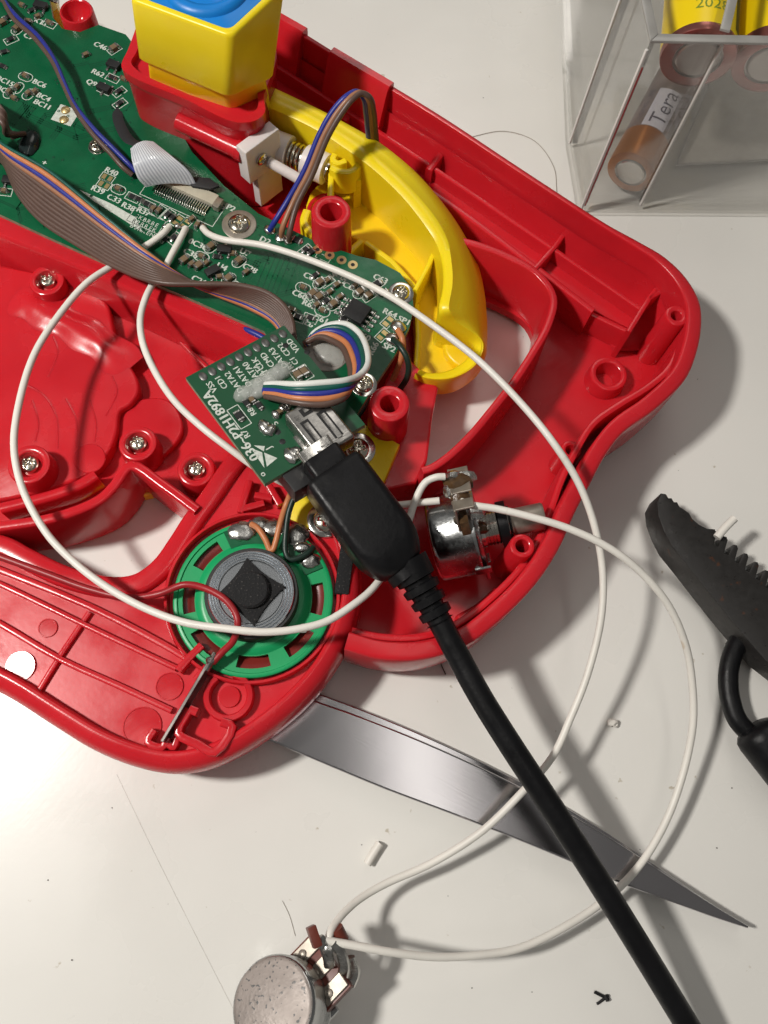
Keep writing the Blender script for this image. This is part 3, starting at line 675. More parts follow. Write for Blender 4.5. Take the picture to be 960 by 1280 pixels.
comps = [  # mesh, px, py, angle against the board rows, outline
    (CAP, 22, 37, 80, 'o'), (CAPS, 28, 8, 0, ''), (RES, 12, 22, 60, 'r'), (SOT, 52, 10, 10, ''), (CAPS, 48, 22, 60, ''), (CAPS, 32, 96, 0, 'o'), (RESB, 66, 0, 0, ''),
    (CAPS, 12, 116, 90, 'o'), (CAPS, 22, 110, 90, 'o'), (CAPS, 36, 118, 80, 'o'), (CAPS, 18, 124, 0, ''), (CAPS, 44, 116, 80, ''), (RES, 6, 66, 50, ''), 
    (CAP, 143, 62, 70, 'r'), (SOT, 143, 84, 0, ''), (RES, 141, 98, 0, 'r'), (SOT, 131, 113, 180, 'r'), (RES, 149, 115, 70, 'r'), (SOT, 14, 228, 20, ''), (CAPS, 6, 240, 20, 'r'),
    (PADS, 134, 222, 0, 'r'), (PADS, 130, 231, 0, 'r'), (CAPS, 148, 237, 0, 'o'), (RES, 166, 247, 0, 'r'), (RES, 184, 256, 0, 'r'), (CAPS, 199, 264, 80, 'r'), (RES, 210, 269, 80, 'r'), (PADS, 222, 276, 80, 'r'), (PADS, 232, 280, 80, 'r'), (CAPS, 240, 275, 70, ''), (CAPS, 247, 282, 90, ''), (RES, 218, 298, 75, 'r'), (RES, 206, 300, 75, ''),
    (CAP, 264, 309, 70, 'o'), (SOT, 281, 314, 20, ''), (CAPS, 252, 321, 0, 'o'), (CAP, 231, 326, 70, ''), (CAPS, 240, 331, 70, ''), (CAP, 249, 333, 70, ''), (SOT, 266, 341, 60, ''), (CAP, 299, 327, 70, 'o'), (CAP, 286, 349, 70, 'o'), (CAPS, 275, 347, 40, ''), (CAPS, 291, 318, 20, ''),
    (RESB, 371, 301, 0, ''), (RES, 382, 313, 70, 'r'), (RES, 389, 316, 70, ''),
    (CAP, 400, 354, 65, 'o'), (CAPS, 379, 360, 0, 'o'), (CAP, 391, 368, 65, 'r'), (CAP, 399, 372, 65, 'o'), (RES, 408, 377, 65, 'r'), (CAP, 417, 381, 65, 'o'), (CAPS, 403, 389, 0, 'o'), (CAPS, 409, 352, 65, 'r'), (CAPS, 421, 357, 65, ''),
    (CAP, 450, 366, 65, 'o'), (CAP, 461, 370, 65, 'r'), (RESB, 471, 356, 65, 'r'), (RES, 372, 397, 5, 'r'), (RES, 388, 398, 5, 'r'), (PADS, 485, 402, 75, 'r'), (PADS, 478, 419, 75, 'r')]
for q_ in ((RES, 14, 50, 60, 'r'), (CAPS, 36, 28, 20, ''), (RES, 40, 14, 60, ''), (CAP, 4, 30, 70, ''), (CAPS, 62, 30, 0, 'r'), (RES, 4, 84, 0, ''), (CAPS, 108, 70, 60, ''), (RES, 150, 130, 70, 'r'), (CAPS, 155, 100, 0, ''), (RES, 174, 250, 0, ''), (CAPS, 192, 262, 80, ''), (RES, 216, 273, 80, ''), (CAPS, 258, 330, 70, ''), (RES, 272, 322, 20, ''), (CAPS, 308, 341, 70, ''), (RES, 394, 345, 65, ''), (CAPS, 412, 366, 65, ''), (CAPS, 425, 372, 65, ''), (RES, 430, 388, 65, ''), (CAPS, 396, 382, 65, ''), (CAPS, 444, 358, 65, ''), (RES, 480, 366, 65, ''), (CAPS, 365, 388, 5, ''), (RES, 430, 400, 20, ''), (CAPS, 20, 214, 20, ''), (RES, 24, 222, 20, 'r')): comps.append(q_)
NM = {CAP.name: 'capacitor', CAPS.name: 'capacitor', RES.name: 'resistor', RESB.name: 'resistor', SOT.name: 'transistor', PADS.name: 'solder_pad'}
for me, px, py, an, ol in comps:
    inst(NM[me.name], me, L2(px, py, .02) @ RZ(an), brd)
    if ol == 'o': oval(px, py, an)
    if ol == 'r': rect(px, py, an, 2.9, 1.8)
for sx, px, py, an in (('C9', 35, 45, 0), ('BC6', 49, 104, 0), ('BC4', 54, 121, 0), ('BC11', 52, 130, 0), ('BC15', 6, 101, 0), ('BC3', 4, 112, 0), ('C46', 125, 57, 0), ('R62', 122, 91, 0), ('Q9', 114, 103, 0), ('KT1', 50, 27, 0), ('R40', 139, 214, 0), ('R39', 122, 237, 0), ('C33', 142, 248, 0), ('R38', 160, 258, 0), ('R37', 179, 264, 0), ('JP2', 287, 259, 0), ('0C30', 247, 305, 0), ('C36', 238, 316, 0), ('C28', 312, 335, 0), ('C29', 298, 356, 0), ('U7', 306, 315, 0), ('U4', 277, 333, 0), ('C26', 248, 350, 0), ('D2', 331, 300, 0), ('C62', 388, 346, 0), ('C60', 374, 368, 0), ('R65', 386, 380, 0), ('C61', 400, 398, 0), ('C65', 437, 358, 0), ('C63', 475, 348, 0), ('U9', 420, 408, 0), ('L6', 386, 404, 0), ('R64', 487, 391, 0), ('SP1', 504, 400, 0), ('SP2', 486, 434, 0), ('R66', 466, 436, 90), ('Q4', 414, 347, 75), ('R5', 426, 352, 75), ('60', 457, 421, 0), ('C66', 352, 402, 75), ('+', 55, 203, 0)):
    lab(sx, px, py, an)
# white print blocks: test square, wedge arrow, small grid
silk.box(4.6, 4.4, .01, L2(82, 144, .004) @ RZ(5)); q = W([(99, 237), (140, 255), (170, 272), (178, 290), (150, 272), (118, 252)], ZB); silk.prism([(v.x, v.y) for v in q], ZB + .003, ZB + .012)
for i in range(6):
    for j in range(3): text(silk, random.Random(i * 7 + j).choice('BRKSEN'), L2(171 + i * 5 - j * 3, 270 + i * 2.3 + j * 6, ZS), 1.35)
rect(183, 276, 0, 7.2, 3.4, .12); rect(228, 251, 0, 17, 5.2, .16)
rect(404, 322, 0, 3, 1.2, .1)
for px, py in ((82, 138), (80, 150)):
    m = MB(); m.lathe([(1.0, 0), (.95, .15), (.5, .22), (.45, .05), (.01, .05)], L2(px, py, .02), 20); inst('solder_joint', shared('solder_joint', MB().lathe([(1.0, 0), (.9, .25), (.4, .5), (.01, .55)], None, 16), GOLD), L2(px, py, .01), brd)
obj('silkscreen', silk, SILK, brd, smooth=False)
# through holes
for px, py in ((397, 312), (412, 319), (427, 325), (441, 331)):
    m = MB(); m.lathe([(.42, -.3), (.42, .03), (1.0, .03), (1.02, 0)], L2(px, py, .01), 24); m.lathe([(.01, .012), (.43, .012)], L2(px, py, .01), 16, mi=1); obj('through_hole', m, [GOLD, CHIP], brd)
# flat-cable connector
cn = MB(); cn.box(13.6, 2.6, 1.3, L2(234, 240, 0) @ T(0, .3, 0), bev=.2); con = obj('cable_connector', cn, BEIGE, brd)
pinme = shared('pin', MB().box(.24, 2.3, .5, T(0, -.9, 0), bev=.05, seg=1).box(.26, .9, .12, T(0, -2.2, 0)), TIN)
for k in range(23): inst('pin', pinme, L2(229, 252, 0) @ T(-6.2 + k * .53, 1.55, .05), con)
for sx in (-1, 1):
    m = MB(); m.box(1.5, 2.4, 1.5, L2(234, 240, 0) @ T(sx * 7.5, -.2, 0), bev=.2); obj('connector_tab', m, LUG, con)
# IC with gull-wing legs
icm = L2(446, 394, 0) @ RZ(-5); m = MB(); m.box(4.3, 4.3, 1.5, icm @ T(0, 0, .25), bev=.15); ic = obj('chip', m, CHIP, brd)
leg = MB(); leg.add([(0, y, 0) for y in ()], []); 
for a, b, c, d in ((0, .9, .45, .25), (.75, .2, .1, .85), (.85, .95, .02, .22)): leg.box(b, .5, d, T(a, 0, c), bev=.04, seg=1)
leg.ball((1.5, 0, .12), .5, .42, .26, sub=1)
legm = shared('leg', leg, TIN)
for s in (0, 180):
    for k in range(4): inst('leg', legm, icm @ RZ(s) @ T(2.3, -1.75 + 1.17 * k, 0), ic)
# solder joints
for px, py, r in ((337, 288, 1.3), (351, 298, 1.3), (360, 302, 1.0), (498, 409, 1.7), (491, 424, 1.6), (222, 284, .8), (230, 287, .8), (254, 284, .8), (207, 285, .8)):
    m = MB(); m.ball((0, 0, .1), r, r * .85, .75, jit=.07, seed=px, sub=2, M=L2(px, py, 0)); obj('solder_joint', m, TIN, brd)
# screws with washers and bare rings
def brd_screw(px, py, ring_r, me):
    m = MB(); m.lathe([(ring_r, .01), (ring_r, .12), (ring_r - .2, .2), (1.4, .2)], L2(px, py, 0), 36); w = obj('washer', m, LUG if ring_r > 3 else CHROME, brd, angle=30)
    inst('screw', me, L2(px, py, .3) @ RZ(px % 45), brd)
brd_screw(299, 281, 3.5, SCREW_ME); brd_screw(501, 367, 2.6, SCREW_S); brd_screw(122, 184, 1.9, SCREW_S); brd_screw(455, 481, 2.5, SCREW_S); 
inst('screw', SCREW_S, L2(158, 152, -3), brd)
# clear glue over a dark coil in the cut-out below the coloured loop
m = MB(); m.lathe([(4.6, .02), (4.5, .15), (.01, .15)], L2(408, 438, 0), 30); obj('crystal_pad', m, GREY_PAD_SHADE, brd)
m = MB(); m.ball((0, 0, .2), 3.2, 2.6, 1.1, jit=.05, seed=3, M=L2(412, 444, 0)); obj('glue_blob', m, GLUE, brd)
m = MB(); m.ball((0, 0, .2), 2.2, 3.6, 1.2, jit=.04, seed=9, M=L2(37, 180, 0) @ RZ(20)); obj('epoxy_blob', m, mat('epoxy_black', (.012, .02, .02), .2), brd)
# ------------------------------------------------------------------ small breakout board
def S(px, py, z): return (P(px + 50, py, z) - P(px - 50, py, z)).length / 100
zA, zBk, zD = 24.5, 22.5, 26.5
pA, pB, pD = P(232, 472, zA), P(353, 404, zBk), P(331, 605, zD)
bx = (pA - pD).normalized(); bn = bx.cross(pB - pA).normalized(); bn = bn if bn.z > 0 else -bn; by = bn.cross(bx)
BF = Matrix(((bx.x, by.x, bn.x, pD.x), (bx.y, by.y, bn.y, pD.y), (bx.z, by.z, bn.z, pD.z), (0, 0, 0, 1)))
BL = (pA - pD).length; BW = -(pB - pA).dot(by)
def Q(px, py, dz=0.0, an=0):
    d = ROT @ Vector(((px - 480.0) / FPX, (640.0 - py) / FPX, -1.0)); c = Vector((0, 0, CAM_H))
    s = (pD - c).dot(bn) / d.dot(bn); p = BF.inverted() @ (c + d * s)
    return BF @ T(p.x, p.y, dz) @ RZ(an)
bk = thing('breakout_board', pD, 'small green adapter board with mini socket perched above the large board', 'circuit board')
m = MB(); m.box(BL, BW, 1.1, BF @ T(BL / 2, -BW / 2, -1.14)); obj('board_core', m, PCBE, bk)
m = MB(); m.box(BL, BW, .04, BF @ T(BL / 2, -BW / 2, -.04)); obj('solder_mask', m, PCBD, bk)
sk = MB()
text(sk, '036~P2H1892A', BF @ T(BL * .5, -1.3, .012), 2.55, bold=.18)
names = ['VSS', 'CD1', 'DATA2', 'DATA1', 'DATA0', 'CLK', 'CMD', 'DATA3', 'CD2', 'VDD']
padm = shared('pad', MB().lathe([(.01, .22), (.5, .2), (.72, .08), (.75, 0)], Matrix.Diagonal((1.35, .95, 1, 1)), 18), mat('aged_solder', (.20, .20, .195), .42, .8, var=.4, vscale=700))
n = len(names)
for i in range(n):
    y = -2.7 - (BW - 4.0) * i / (n - 1)
    inst('pad', padm, BF @ T(BL - 1.5, y, .01), bk)
    vs, fs = text_geo(names[i]); w = max(v.x for v in vs) * 1.62
    text(sk, names[i], BF @ T(BL - 3.1 - w / 2, y - .1, .012), 1.62, bold=.08)
lg = Q(326, 565, .012) @ RZ(0)
sk.add([(-3.0, 1.2, 0), (1.6, 1.0, 0), (-.2, -.15, 0)], [(0, 1, 2)], 0, lg); sk.add([(-3.0, .7, 0), (-.4, -.4, 0), (-2.6, -1.7, 0)], [(0, 1, 2)], 0, lg); sk.add([(-.2, -.5, 0), (1.8, .3, 0), (.6, -1.2, 0)], [(0, 1, 2)], 0, lg)
for sx, px, py, an in (('R7', 307, 543, 0), ('R8', 315, 515, 0), ('C1', 368, 452, 0), ('R1', 362, 458, 0), ('J', 336, 561, 0), ('o', 328, 594, 0), ('DAT', 335, 470, 0), ('DATA', 326, 466, 0), ('5', 344, 530, 0)): text(sk, sx, Q(px, py, .012, an), 1.55, bold=.08)
for px, py, l, w in ((299, 521, 4.6, 2.2), (377, 468, 3.2, 3.4)):
    M = Q(px, py, .012)
    for x, y, a, b in ((0, w / 2, l, .16), (0, -w / 2, l, .16), (-l / 2, 0, .16, w), (l / 2, 0, .16, w)): sk.add([(x - a / 2, y - b / 2, 0), (x + a / 2, y - b / 2, 0), (x + a / 2, y + b / 2, 0), (x - a / 2, y + b / 2, 0)], [(0, 1, 2, 3)], 0, M)
obj('silkscreen', sk, SILK, bk, smooth=False)
for me, px, py, an in ((RESB, 299, 521, 0), (RES, 308, 505, 0), (CAPS, 315, 501, 0), (CAP, 372, 470, 0), (CAP, 380, 466, 0), (RES, 324, 508, 0), (CAPS, 350, 516, 90), (RES, 357, 510, 0)):
    inst(NM[me.name], me, Q(px, py, .02, an), bk)
for px, py, a, b in ((331, 534, 1.6, 1.1), (337, 538, 1.2, 1.4), (364, 570, 1.7, 1.2), (368, 566, 1.1, 1.3), (345, 519, 1.0, .8), (353, 512, .9, .7), (360, 507, .9, .7), (367, 504, .8, .7)):
    m = MB(); m.ball((0, 0, .15), a, b, .8, jit=.08, seed=px, M=Q(px, py)); obj('solder_joint', m, TIN, bk)
for px, py in ((347, 540), (353, 552), (357, 432), (384, 440), (420, 500), (425, 492)):
    m = MB(); m.lathe([(.01, .02), (.55, .02), (.58, 0)], Q(px, py), 16); obj('via_hole', m, CHIP, bk)
# mini socket
us = Q(397, 541, 0)
so = MB(); so.box(10.4, 7.6, 3.7, us @ T(-.6, 0, .05), bev=.45, seg=3); SOCK = mat('dull_nickel', (.40, .39, .37), .30, 1.0, var=.3, vscale=400, rvar=.1, scratch=.3); sock = obj('socket', so, SOCK, bk, angle=40)
for x, y, l, w in ((2.9, .5, 1.7, 2.0), (-1.5, 1.9, 6.0, 1.7), (-1.5, -1.5, 6.0, 1.7)):
    m = MB(); m.box(l, w, .05, us @ T(x, y, 3.73), bev=.02, seg=1); obj('shell_slot', m, CHIP, sock)
m = MB(); m.box(5.6, .95, .16, us @ T(-1.9, 1.9, 3.76), bev=.06); m.box(5.6, .95, .16, us @ T(-1.9, -1.5, 3.76), bev=.06); obj('shell_spring', m, SOCK, sock)
m = MB(); m.box(.9, 1.3, .14, us @ T(3.1, .2, 3.78), bev=.05); obj('shell_spring', m, SOCK, sock)
m = MB(); m.box(5, 8.4, .5, us @ T(-1, 0, -.02), bev=.1); obj('socket_tab', m, TIN, sock)
m = MB(); m.box(6.5, 4.6, 4.4, Q(369, 588, -4.9), bev=.25); obj('switch_body', m, CHIP, bk)
gl = MB()
for k, (px, py, a, b) in enumerate(((322, 486, 3.2, 2.0), (334, 478, 3.0, 1.9), (345, 471, 2.6, 1.8), (353, 464, 2.0, 1.8), (305, 494, 2.0, 1.6), (328, 490, 2.4, 1.2))): gl.ball((0, 0, .25), a, b, 1.25, jit=.06, seed=k, M=Q(px, py, 0, 90))
obj('glue_blob', gl, GLUE, bk, angle=80)

# ------------------------------------------------------------------ usb cable
zp = 27.5
usb = thing('usb_cable', P(455, 640, 20), 'thick black cable with moulded plug crossing from breakout board to lower edge', 'cable')
a0, a1 = P(414, 590, zp), P(506, 716, zp - 2.5)
ad = (a1 - a0).normalized(); sd = Vector((ad.y, -ad.x, 0)).normalized(); ud = sd.cross(ad); ud = ud if ud.z > 0 else -ud
def rr(c, w, hh, r, n=6):
    out = []
    for cx, cy, s in ((1, 1, 0), (-1, 1, 90), (-1, -1, 180), (1, -1, 270)):
        for k in range(n + 1):
            t = math.radians(s + 90 * k / n); out.append(c + sd * (cx * (w / 2 - r) + r * math.cos(t)) + ud * (cy * (hh / 2 - r) + r * math.sin(t)))
    return out
Lp = (a1 - a0).length
secs = [(-3.4, 6.6, 5.4, .8), (-3.2, 6.9, 5.7, .9), (-.2, 6.9, 5.7, .9), (0, 9.8, 7.6, 1.0), (.4, 10.6, 8.2, 1.2), (1.0, 10.9, 8.5, 1.3), (Lp * .68, 11.4, 8.8, 1.7), (Lp * .78, 11.2, 8.8, 2.8), (Lp * .86, 10.2, 8.2, 3.3), (Lp * .93, 8.6, 7.2, 3.3), (Lp * .965, 7.0, 6.4, 3.0), (Lp * .97, 6.2, 6.0, 2.9), (Lp * 1.05, 6.2, 6.0, 2.9)]
m = MB(); m.loft([rr(a0 + ad * t, w, hh, r) for t, w, hh, r in secs], closed=True, caps=True); plug = obj('plug', m, BLK, usb, angle=40)
m = MB(); m.box(.5, .5, .5, axis_frame(a0 - ad * 5, ad)) if False else m.loft([rr(a0 + ad * t, 6.4, 2.9, .5) for t in (-5.5, -3.3)], closed=True, caps=True); obj('plug_shell', m, CHROME, plug)
path = spline(W([(508, 702, zp - 2.4), (524, 730, zp - 3.2), (545, 768, zp - 4.2), (570, 815, 22), (600, 870, 21), (640, 934, 20), (690, 1010, 18.5), (740, 1088, 16.5), (790, 1168, 14), (840, 1250, 11), (900, 1350, 7), (960, 1460, 3)]), 10)
LL = [0.0]
for u, v in zip(path, path[1:]): LL.append(LL[-1] + (v - u).length)
sp = [p for p, l in zip(path, LL) if l < 11.5]
dense = resample(sp, 56)
rad = []
for i in range(56):
    f = i / 55; base = 3.7 - 1.05 * f
    k = (f * 5.0) % 1.0
    rad.append(base if f < .30 else base - (.75 if k > .58 else 0))
rad[-1] = 2.5
m = MB(); m.tube(dense, rad, 24, flat=.95); obj('strain_relief', m, BLK, usb, angle=30)
m = MB(); m.tube(path, 2.02, 20); obj('cord', m, BLK, usb, angle=60)

# ------------------------------------------------------------------ speaker
zs = 15.0; sc0 = P(317, 747, zs); R = 100 * S(317, 747, zs); SM = frame(317, 747, zs, 100, 0)
spk = thing('speaker', sc0 - Vector((0, 0, 2)), 'round green-framed speaker with silver magnet seated in the red lobe', 'speaker')
circ = lambda r, n=72, a0=0: [Vector((r * math.cos(math.radians(a0 + 360 * k / n)), r * math.sin(math.radians(a0 + 360 * k / n)), 0)) for k in range(n)]
def arc_slot(r0, r1, a, da, n=8):
    o = [Vector((r1 * math.cos(math.radians(a - da + 2 * da * k / n)), r1 * math.sin(math.radians(a - da + 2 * da * k / n)), 0)) for k in range(n + 1)]
    return o + [Vector((r0 * math.cos(math.radians(a + da - 2 * da * k / n)), r0 * math.sin(math.radians(a + da - 2 * da * k / n)), 0)) for k in range(n + 1)]
loops = [circ(R)] + [arc_slot(R * .735, R * .885, a, 14) for a in (-1, -44, -88, -135, 180, 138)] + [circ(R * .60)]
m = MB(); m.sheet(loops, -.9, 0, M=SM); bas = obj('basket', m, GREENP, spk, angle=30)
m = MB(); m.lathe([(R, -1.4), (R, .15), (R * .985, .3), (R * .95, .3), (R * .94, 0)], SM, 72); obj('basket_rim', m, GREENP, bas, angle=60)
m = MB(); m.lathe([(R * .735, -.1), (R * .70, .25), (R * .66, .7), (R * .62, .8), (R * .5, .8)], SM, 72); obj('basket_hub', m, GREENP, bas, angle=60)
m = MB(); m.lathe([(R * .98, -1.3), (R * .86, -1.0), (R * .8, -1.35), (R * .6, -2.2), (R * .3, -3)], SM, 64); obj('cone', m, mat('cone_red_film', (.20, .022, .018), .25, var=.3, vscale=300), spk, angle=60)
m = MB(); m.lathe([(R * .57, .6), (R * .575, .8), (R * .575, 3.6), (R * .565, 3.9), (R * .5, 3.9)], SM, 64); mg = obj('magnet', m, FERR, spk, angle=40)
prof = [(R * .53, 3.8)]
for k in range(4):
    r = R * (.53 - .035 * k); prof += [(r, 4.15 + .12 * k), (r - R * .010, 4.35 + .12 * k), (r - R * .026, 4.35 + .12 * k), (r - R * .032, 4.2 + .12 * k)]
prof += [(R * .385, 4.5), (.01, 4.5)]
m = MB(); m.lathe(prof, SM, 64); obj('magnet_plate', m, MAGN, mg, angle=25)
q = R * .42; ang = 8
dm = [Vector((q * 1.02 * math.cos(math.radians(ang + 90 * k)), q * 1.02 * math.sin(math.radians(ang + 90 * k)))) for k in range(4)]
dd = []
for k in range(4):
    for t in range(6):
        v = dm[k].lerp(dm[(k + 1) % 4], t / 6); bow = 1 - .10 * math.sin(math.pi * t / 6); dd.append((v.x * bow, v.y * bow))
m = MB(); m.prism(dd, 4.5, 5.2, bev=.2, M=SM); fm = obj('foam_pad', m, FOAM, spk, angle=40)
m = MB(); m.lathe([(3.2, 5.1), (3.2, 5.9), (2.9, 6.25), (.01, 6.3)], SM @ T(0, .1, 0), 40); obj('foam_disc', m, FOAM, fm, angle=40)
m = MB(); m.sheet([arc_slot(R * .70, R * .95, 70, 46, 14)], .0, .35, M=SM); obj('terminal_plate', m, PCB, spk)
for px, py, a, b in ((303, 664, 2.2, 1.6), (324, 655, 1.6, 1.3), (340, 660, 1.8, 1.5), (370, 668, 1.9, 1.7), (387, 700, 1.6, 1.3), (378, 684, 1.3, 1.0)):
    c = P(px, py, zs + .5); m = MB(); m.ball((c.x, c.y, c.z - .3), a * 1.25, b * 1.2, .8, jit=.09, seed=px, sub=3); obj('solder_joint', m, TIN, spk, angle=60)
m = MB(); m.ball(tuple(P(377, 785, zs + .2)), 1.2, .9, .35, jit=.1, seed=2); obj('glue_drop', m, GLUE, spk)

# ------------------------------------------------------------------ wires
wj = random.Random(8)
def wire(pts, r, m, name='wire', n=10, seg=12):
    if name == 'white_wire': pts = [(a + wj.uniform(-1.2, 1.2), b + wj.uniform(-1.2, 1.2), c) for a, b, c in pts]
    b = MB(); b.tube(spline(W(pts), n), r, seg); return obj(name, b, m, None, 60)
rw = .655
wA = wire([(254, 284, 17.2), (262, 292, 18.8), (280, 300, 20), (330, 308, 21), (400, 330, 22.5), (480, 366, 24), (545, 408, 25.5), (600, 452, 26.5), (650, 502, 27), (690, 550, 27.5), (722, 602, 25.5), (742, 650, 23), (754, 710, 20), (752, 770, 17.5), (735, 842, 14.5), (712, 900, 12.5), (690, 945, 11.5), (650, 995, 11), (600, 1040, 8.5), (540, 1078, 6.8), (480, 1105, 7), (445, 1127, 9), (422, 1150, 12), (412, 1170, 14), (410, 1188, 13.5)], rw, WHITEW, 'white_wire')
tag(wA, 'white wire arching over the yellow arm and right side down to the lower potentiometer', 'wire', 'white insulated wires')
wB = wire([(232, 284, 17.4), (226, 296, 18.2), (216, 318, 18.2), (204, 338, 18.2), (192, 354, 18.4), (181, 375, 18.8), (176, 400, 19.4), (180, 430, 20), (195, 466, 20.5), (218, 500, 21), (248, 532, 21.5), (285, 560, 21.5), (330, 590, 20), (385, 615, 18.5), (440, 628, 18.5), (490, 632, 19.5), (530, 628, 20.5), (550, 626, 21)], rw, WHITEW, 'white_wire')
tag(wB, 'short-running white wire bending from under the ribbon cable to beneath the breakout board', 'wire', 'white insulated wires')
wC = wire([(212, 283, 17.4), (204, 292, 18.0), (190, 304, 17.8), (165, 318, 17.8), (140, 332, 18), (110, 352, 19.4), (78, 388, 20.4), (45, 442, 21), (24, 505, 21.5), (17, 560, 21.5), (27, 612, 21), (58, 668, 20.5), (92, 704, 20.5), (132, 733, 21), (180, 760, 22), (232, 777, 23), (285, 787, 24), (330, 790, 24.2), (372, 787, 24), (410, 776, 23.5), (440, 758, 23), (466, 735, 22), (490, 700, 20), (508, 662, 20), (520, 626, 21.5), (532, 604, 23), (545, 596, 24), (556, 597, 24)], rw, WHITEW, 'white_wire')
tag(wC, 'long white wire looping round the left basin and across the speaker', 'wire', 'white insulated wires')
wD = wire([(577, 627, 24), (590, 630, 25), (620, 636, 25.5), (660, 646, 26), (710, 660, 26), (760, 684, 25.5), (800, 713, 24), (834, 755, 21), (856, 805, 17), (866, 855, 13.5), (866, 905, 10.5), (853, 970, 7.8), (830, 1030, 6.4), (798, 1082, 6), (755, 1126, 6), (700, 1162, 6.5), (650, 1184, 7.5), (600, 1194, 9), (545, 1196, 11), (490, 1190, 13), (440, 1181, 14), (398, 1174, 14.5)], rw, WHITEW, 'white_wire')
tag(wD, 'white wire sweeping widest to the right between the two potentiometers', 'wire', 'white insulated wires')
# red wire with its contact strip
rdw = wire([(-20, 690, 15.4), (0, 696, 15.4), (60, 718, 15.4), (110, 736, 15.6), (160, 747, 16.2), (200, 742, 17.5), (230, 731, 18), (258, 736, 19.5), (284, 752, 20.5), (297, 775, 21), (292, 800, 19.5), (278, 815, 18), (266, 828, 17.2)], .62, wire_m['red'], 'red_wire')
tag(rdw, 'thin red wire curling over the speaker to the metal contact strip', 'wire')
a, b = P(268, 815, 17.4), P(202, 927, 17.4); dv = (b - a).normalized(); nv = Vector((dv.y, -dv.x, 0))
m = MB(); m.box((b - a).length, .55, 4.4, Matrix(((dv.x, -nv.x, 0, (a.x + b.x) / 2), (dv.y, -nv.y, 0, (a.y + b.y) / 2), (0, 0, 1, 13.0), (0, 0, 0, 1))), bev=.08, seg=1)
m.ball(tuple(P(264, 826, 17.4)), 1.0, .8, .7, jit=.15, seed=5); m.tube(W([(258, 838, 17.4), (264, 828, 17.6), (270, 818, 17.6)]), .5, 8)
cs = obj('contact_strip', m, mat('tarnished_contact', (.42, .38, .36), .3, 1.0, var=.5, vscale=350)); tag(cs, 'thin upright metal contact strip standing in red clip below the speaker', 'contact')
# blue and brown pair over the top left
for off, mk, lb in (((0, 0), 'blue', 'blue wire of the pair crossing the large board at top left'), ((-4.5, 5), 'brown', 'brown wire of the pair crossing the large board at top left')):
    w_ = wire([(2 + off[0] * .3 - 6, -6, 17.5), (6 + off[0] * .3, 2, 18), (10 + off[0] * .5, 8, 19), (22 + off[0], 22 + off[1] * .4, 20.5), (48 + off[0], 46 + off[1] * .4, 21.5), (68 + off[0] * .6, 75 + off[1] * .3, 21.5), (80 + off[0] * .4, 103, 21), (94 + off[0] * .4, 132 + off[1] * .2, 20.5), (118 + off[0] * .8, 162 + off[1] * .8, 20), (142 + off[0], 186 + off[1], 19.2), (158 + off[0], 202 + off[1] * 1.4, 18.5), (170 + off[0], 214 + off[1], 17.5)], .52, wire_m[mk], 'thin_wire', 8)
    tag(w_, lb, 'wire', 'pair of thin wires at top left')
# three-wire arch from the board over the yellow arm
for off, mk, lb in ((-4.4, 'blue', 'blue wire of the arch over the yellow arm'), (0.6, 'copper', 'orange-brown middle wire of the arch over the yellow arm'), (5.0, 'brown', 'brown wire of the arch over the yellow arm, on its right side')):
    x0 = {-4.4: 337, .6: 352, 5.0: 361}[off]; y0 = {-4.4: 288, .6: 296, 5.0: 301}[off]
    w_ = wire([(x0, y0, 17), (x0 + (6 if off < 0 else 1), y0 - 10, 19), (366 + off, 252 + off, 22), (385 + off, 216 + off * .6, 26), (404 + off, 170 + off * .5, 31), (420 + off, 142 + off * .5, 34), (437 + off * .8, 122 + off * .3, 36), (449 + off * .6, 116 + off * .2, 36), (458 + off * .8, 122, 35), (462 + off, 140, 31), (464 + off, 160, 26), (466 + off, 180, 20), (468 + off, 200, 14)], .58, wire_m[mk], 'thin_wire', 8)
    tag(w_, lb, 'wire', 'three wires arching over the yellow arm')
# speaker leads
for pts, mk, lb in (([(372, 596, 20), (368, 606, 20), (358, 630, 18), (350, 655, 18), (345, 676, 17.4), (341, 687, 17), (338, 688, 16.8), (332, 675, 16.6), (322, 660, 16.4), (314, 655, 15.8)], 'orange', 'orange speaker wire bent into a sharp V beside the magnet'), ([(378, 598, 20), (372, 612, 19), (361, 640, 18), (357, 670, 17.2), (357, 690, 16.8), (362, 699, 16.6), (374, 697, 16.5), (386, 690, 16.3), (392, 684, 15.8)], 'dark', 'dark green speaker wire hooked onto the right solder tab')):
    tag(wire(pts, .55, wire_m[mk], 'thin_wire', 8), lb, 'wire', 'speaker wires')
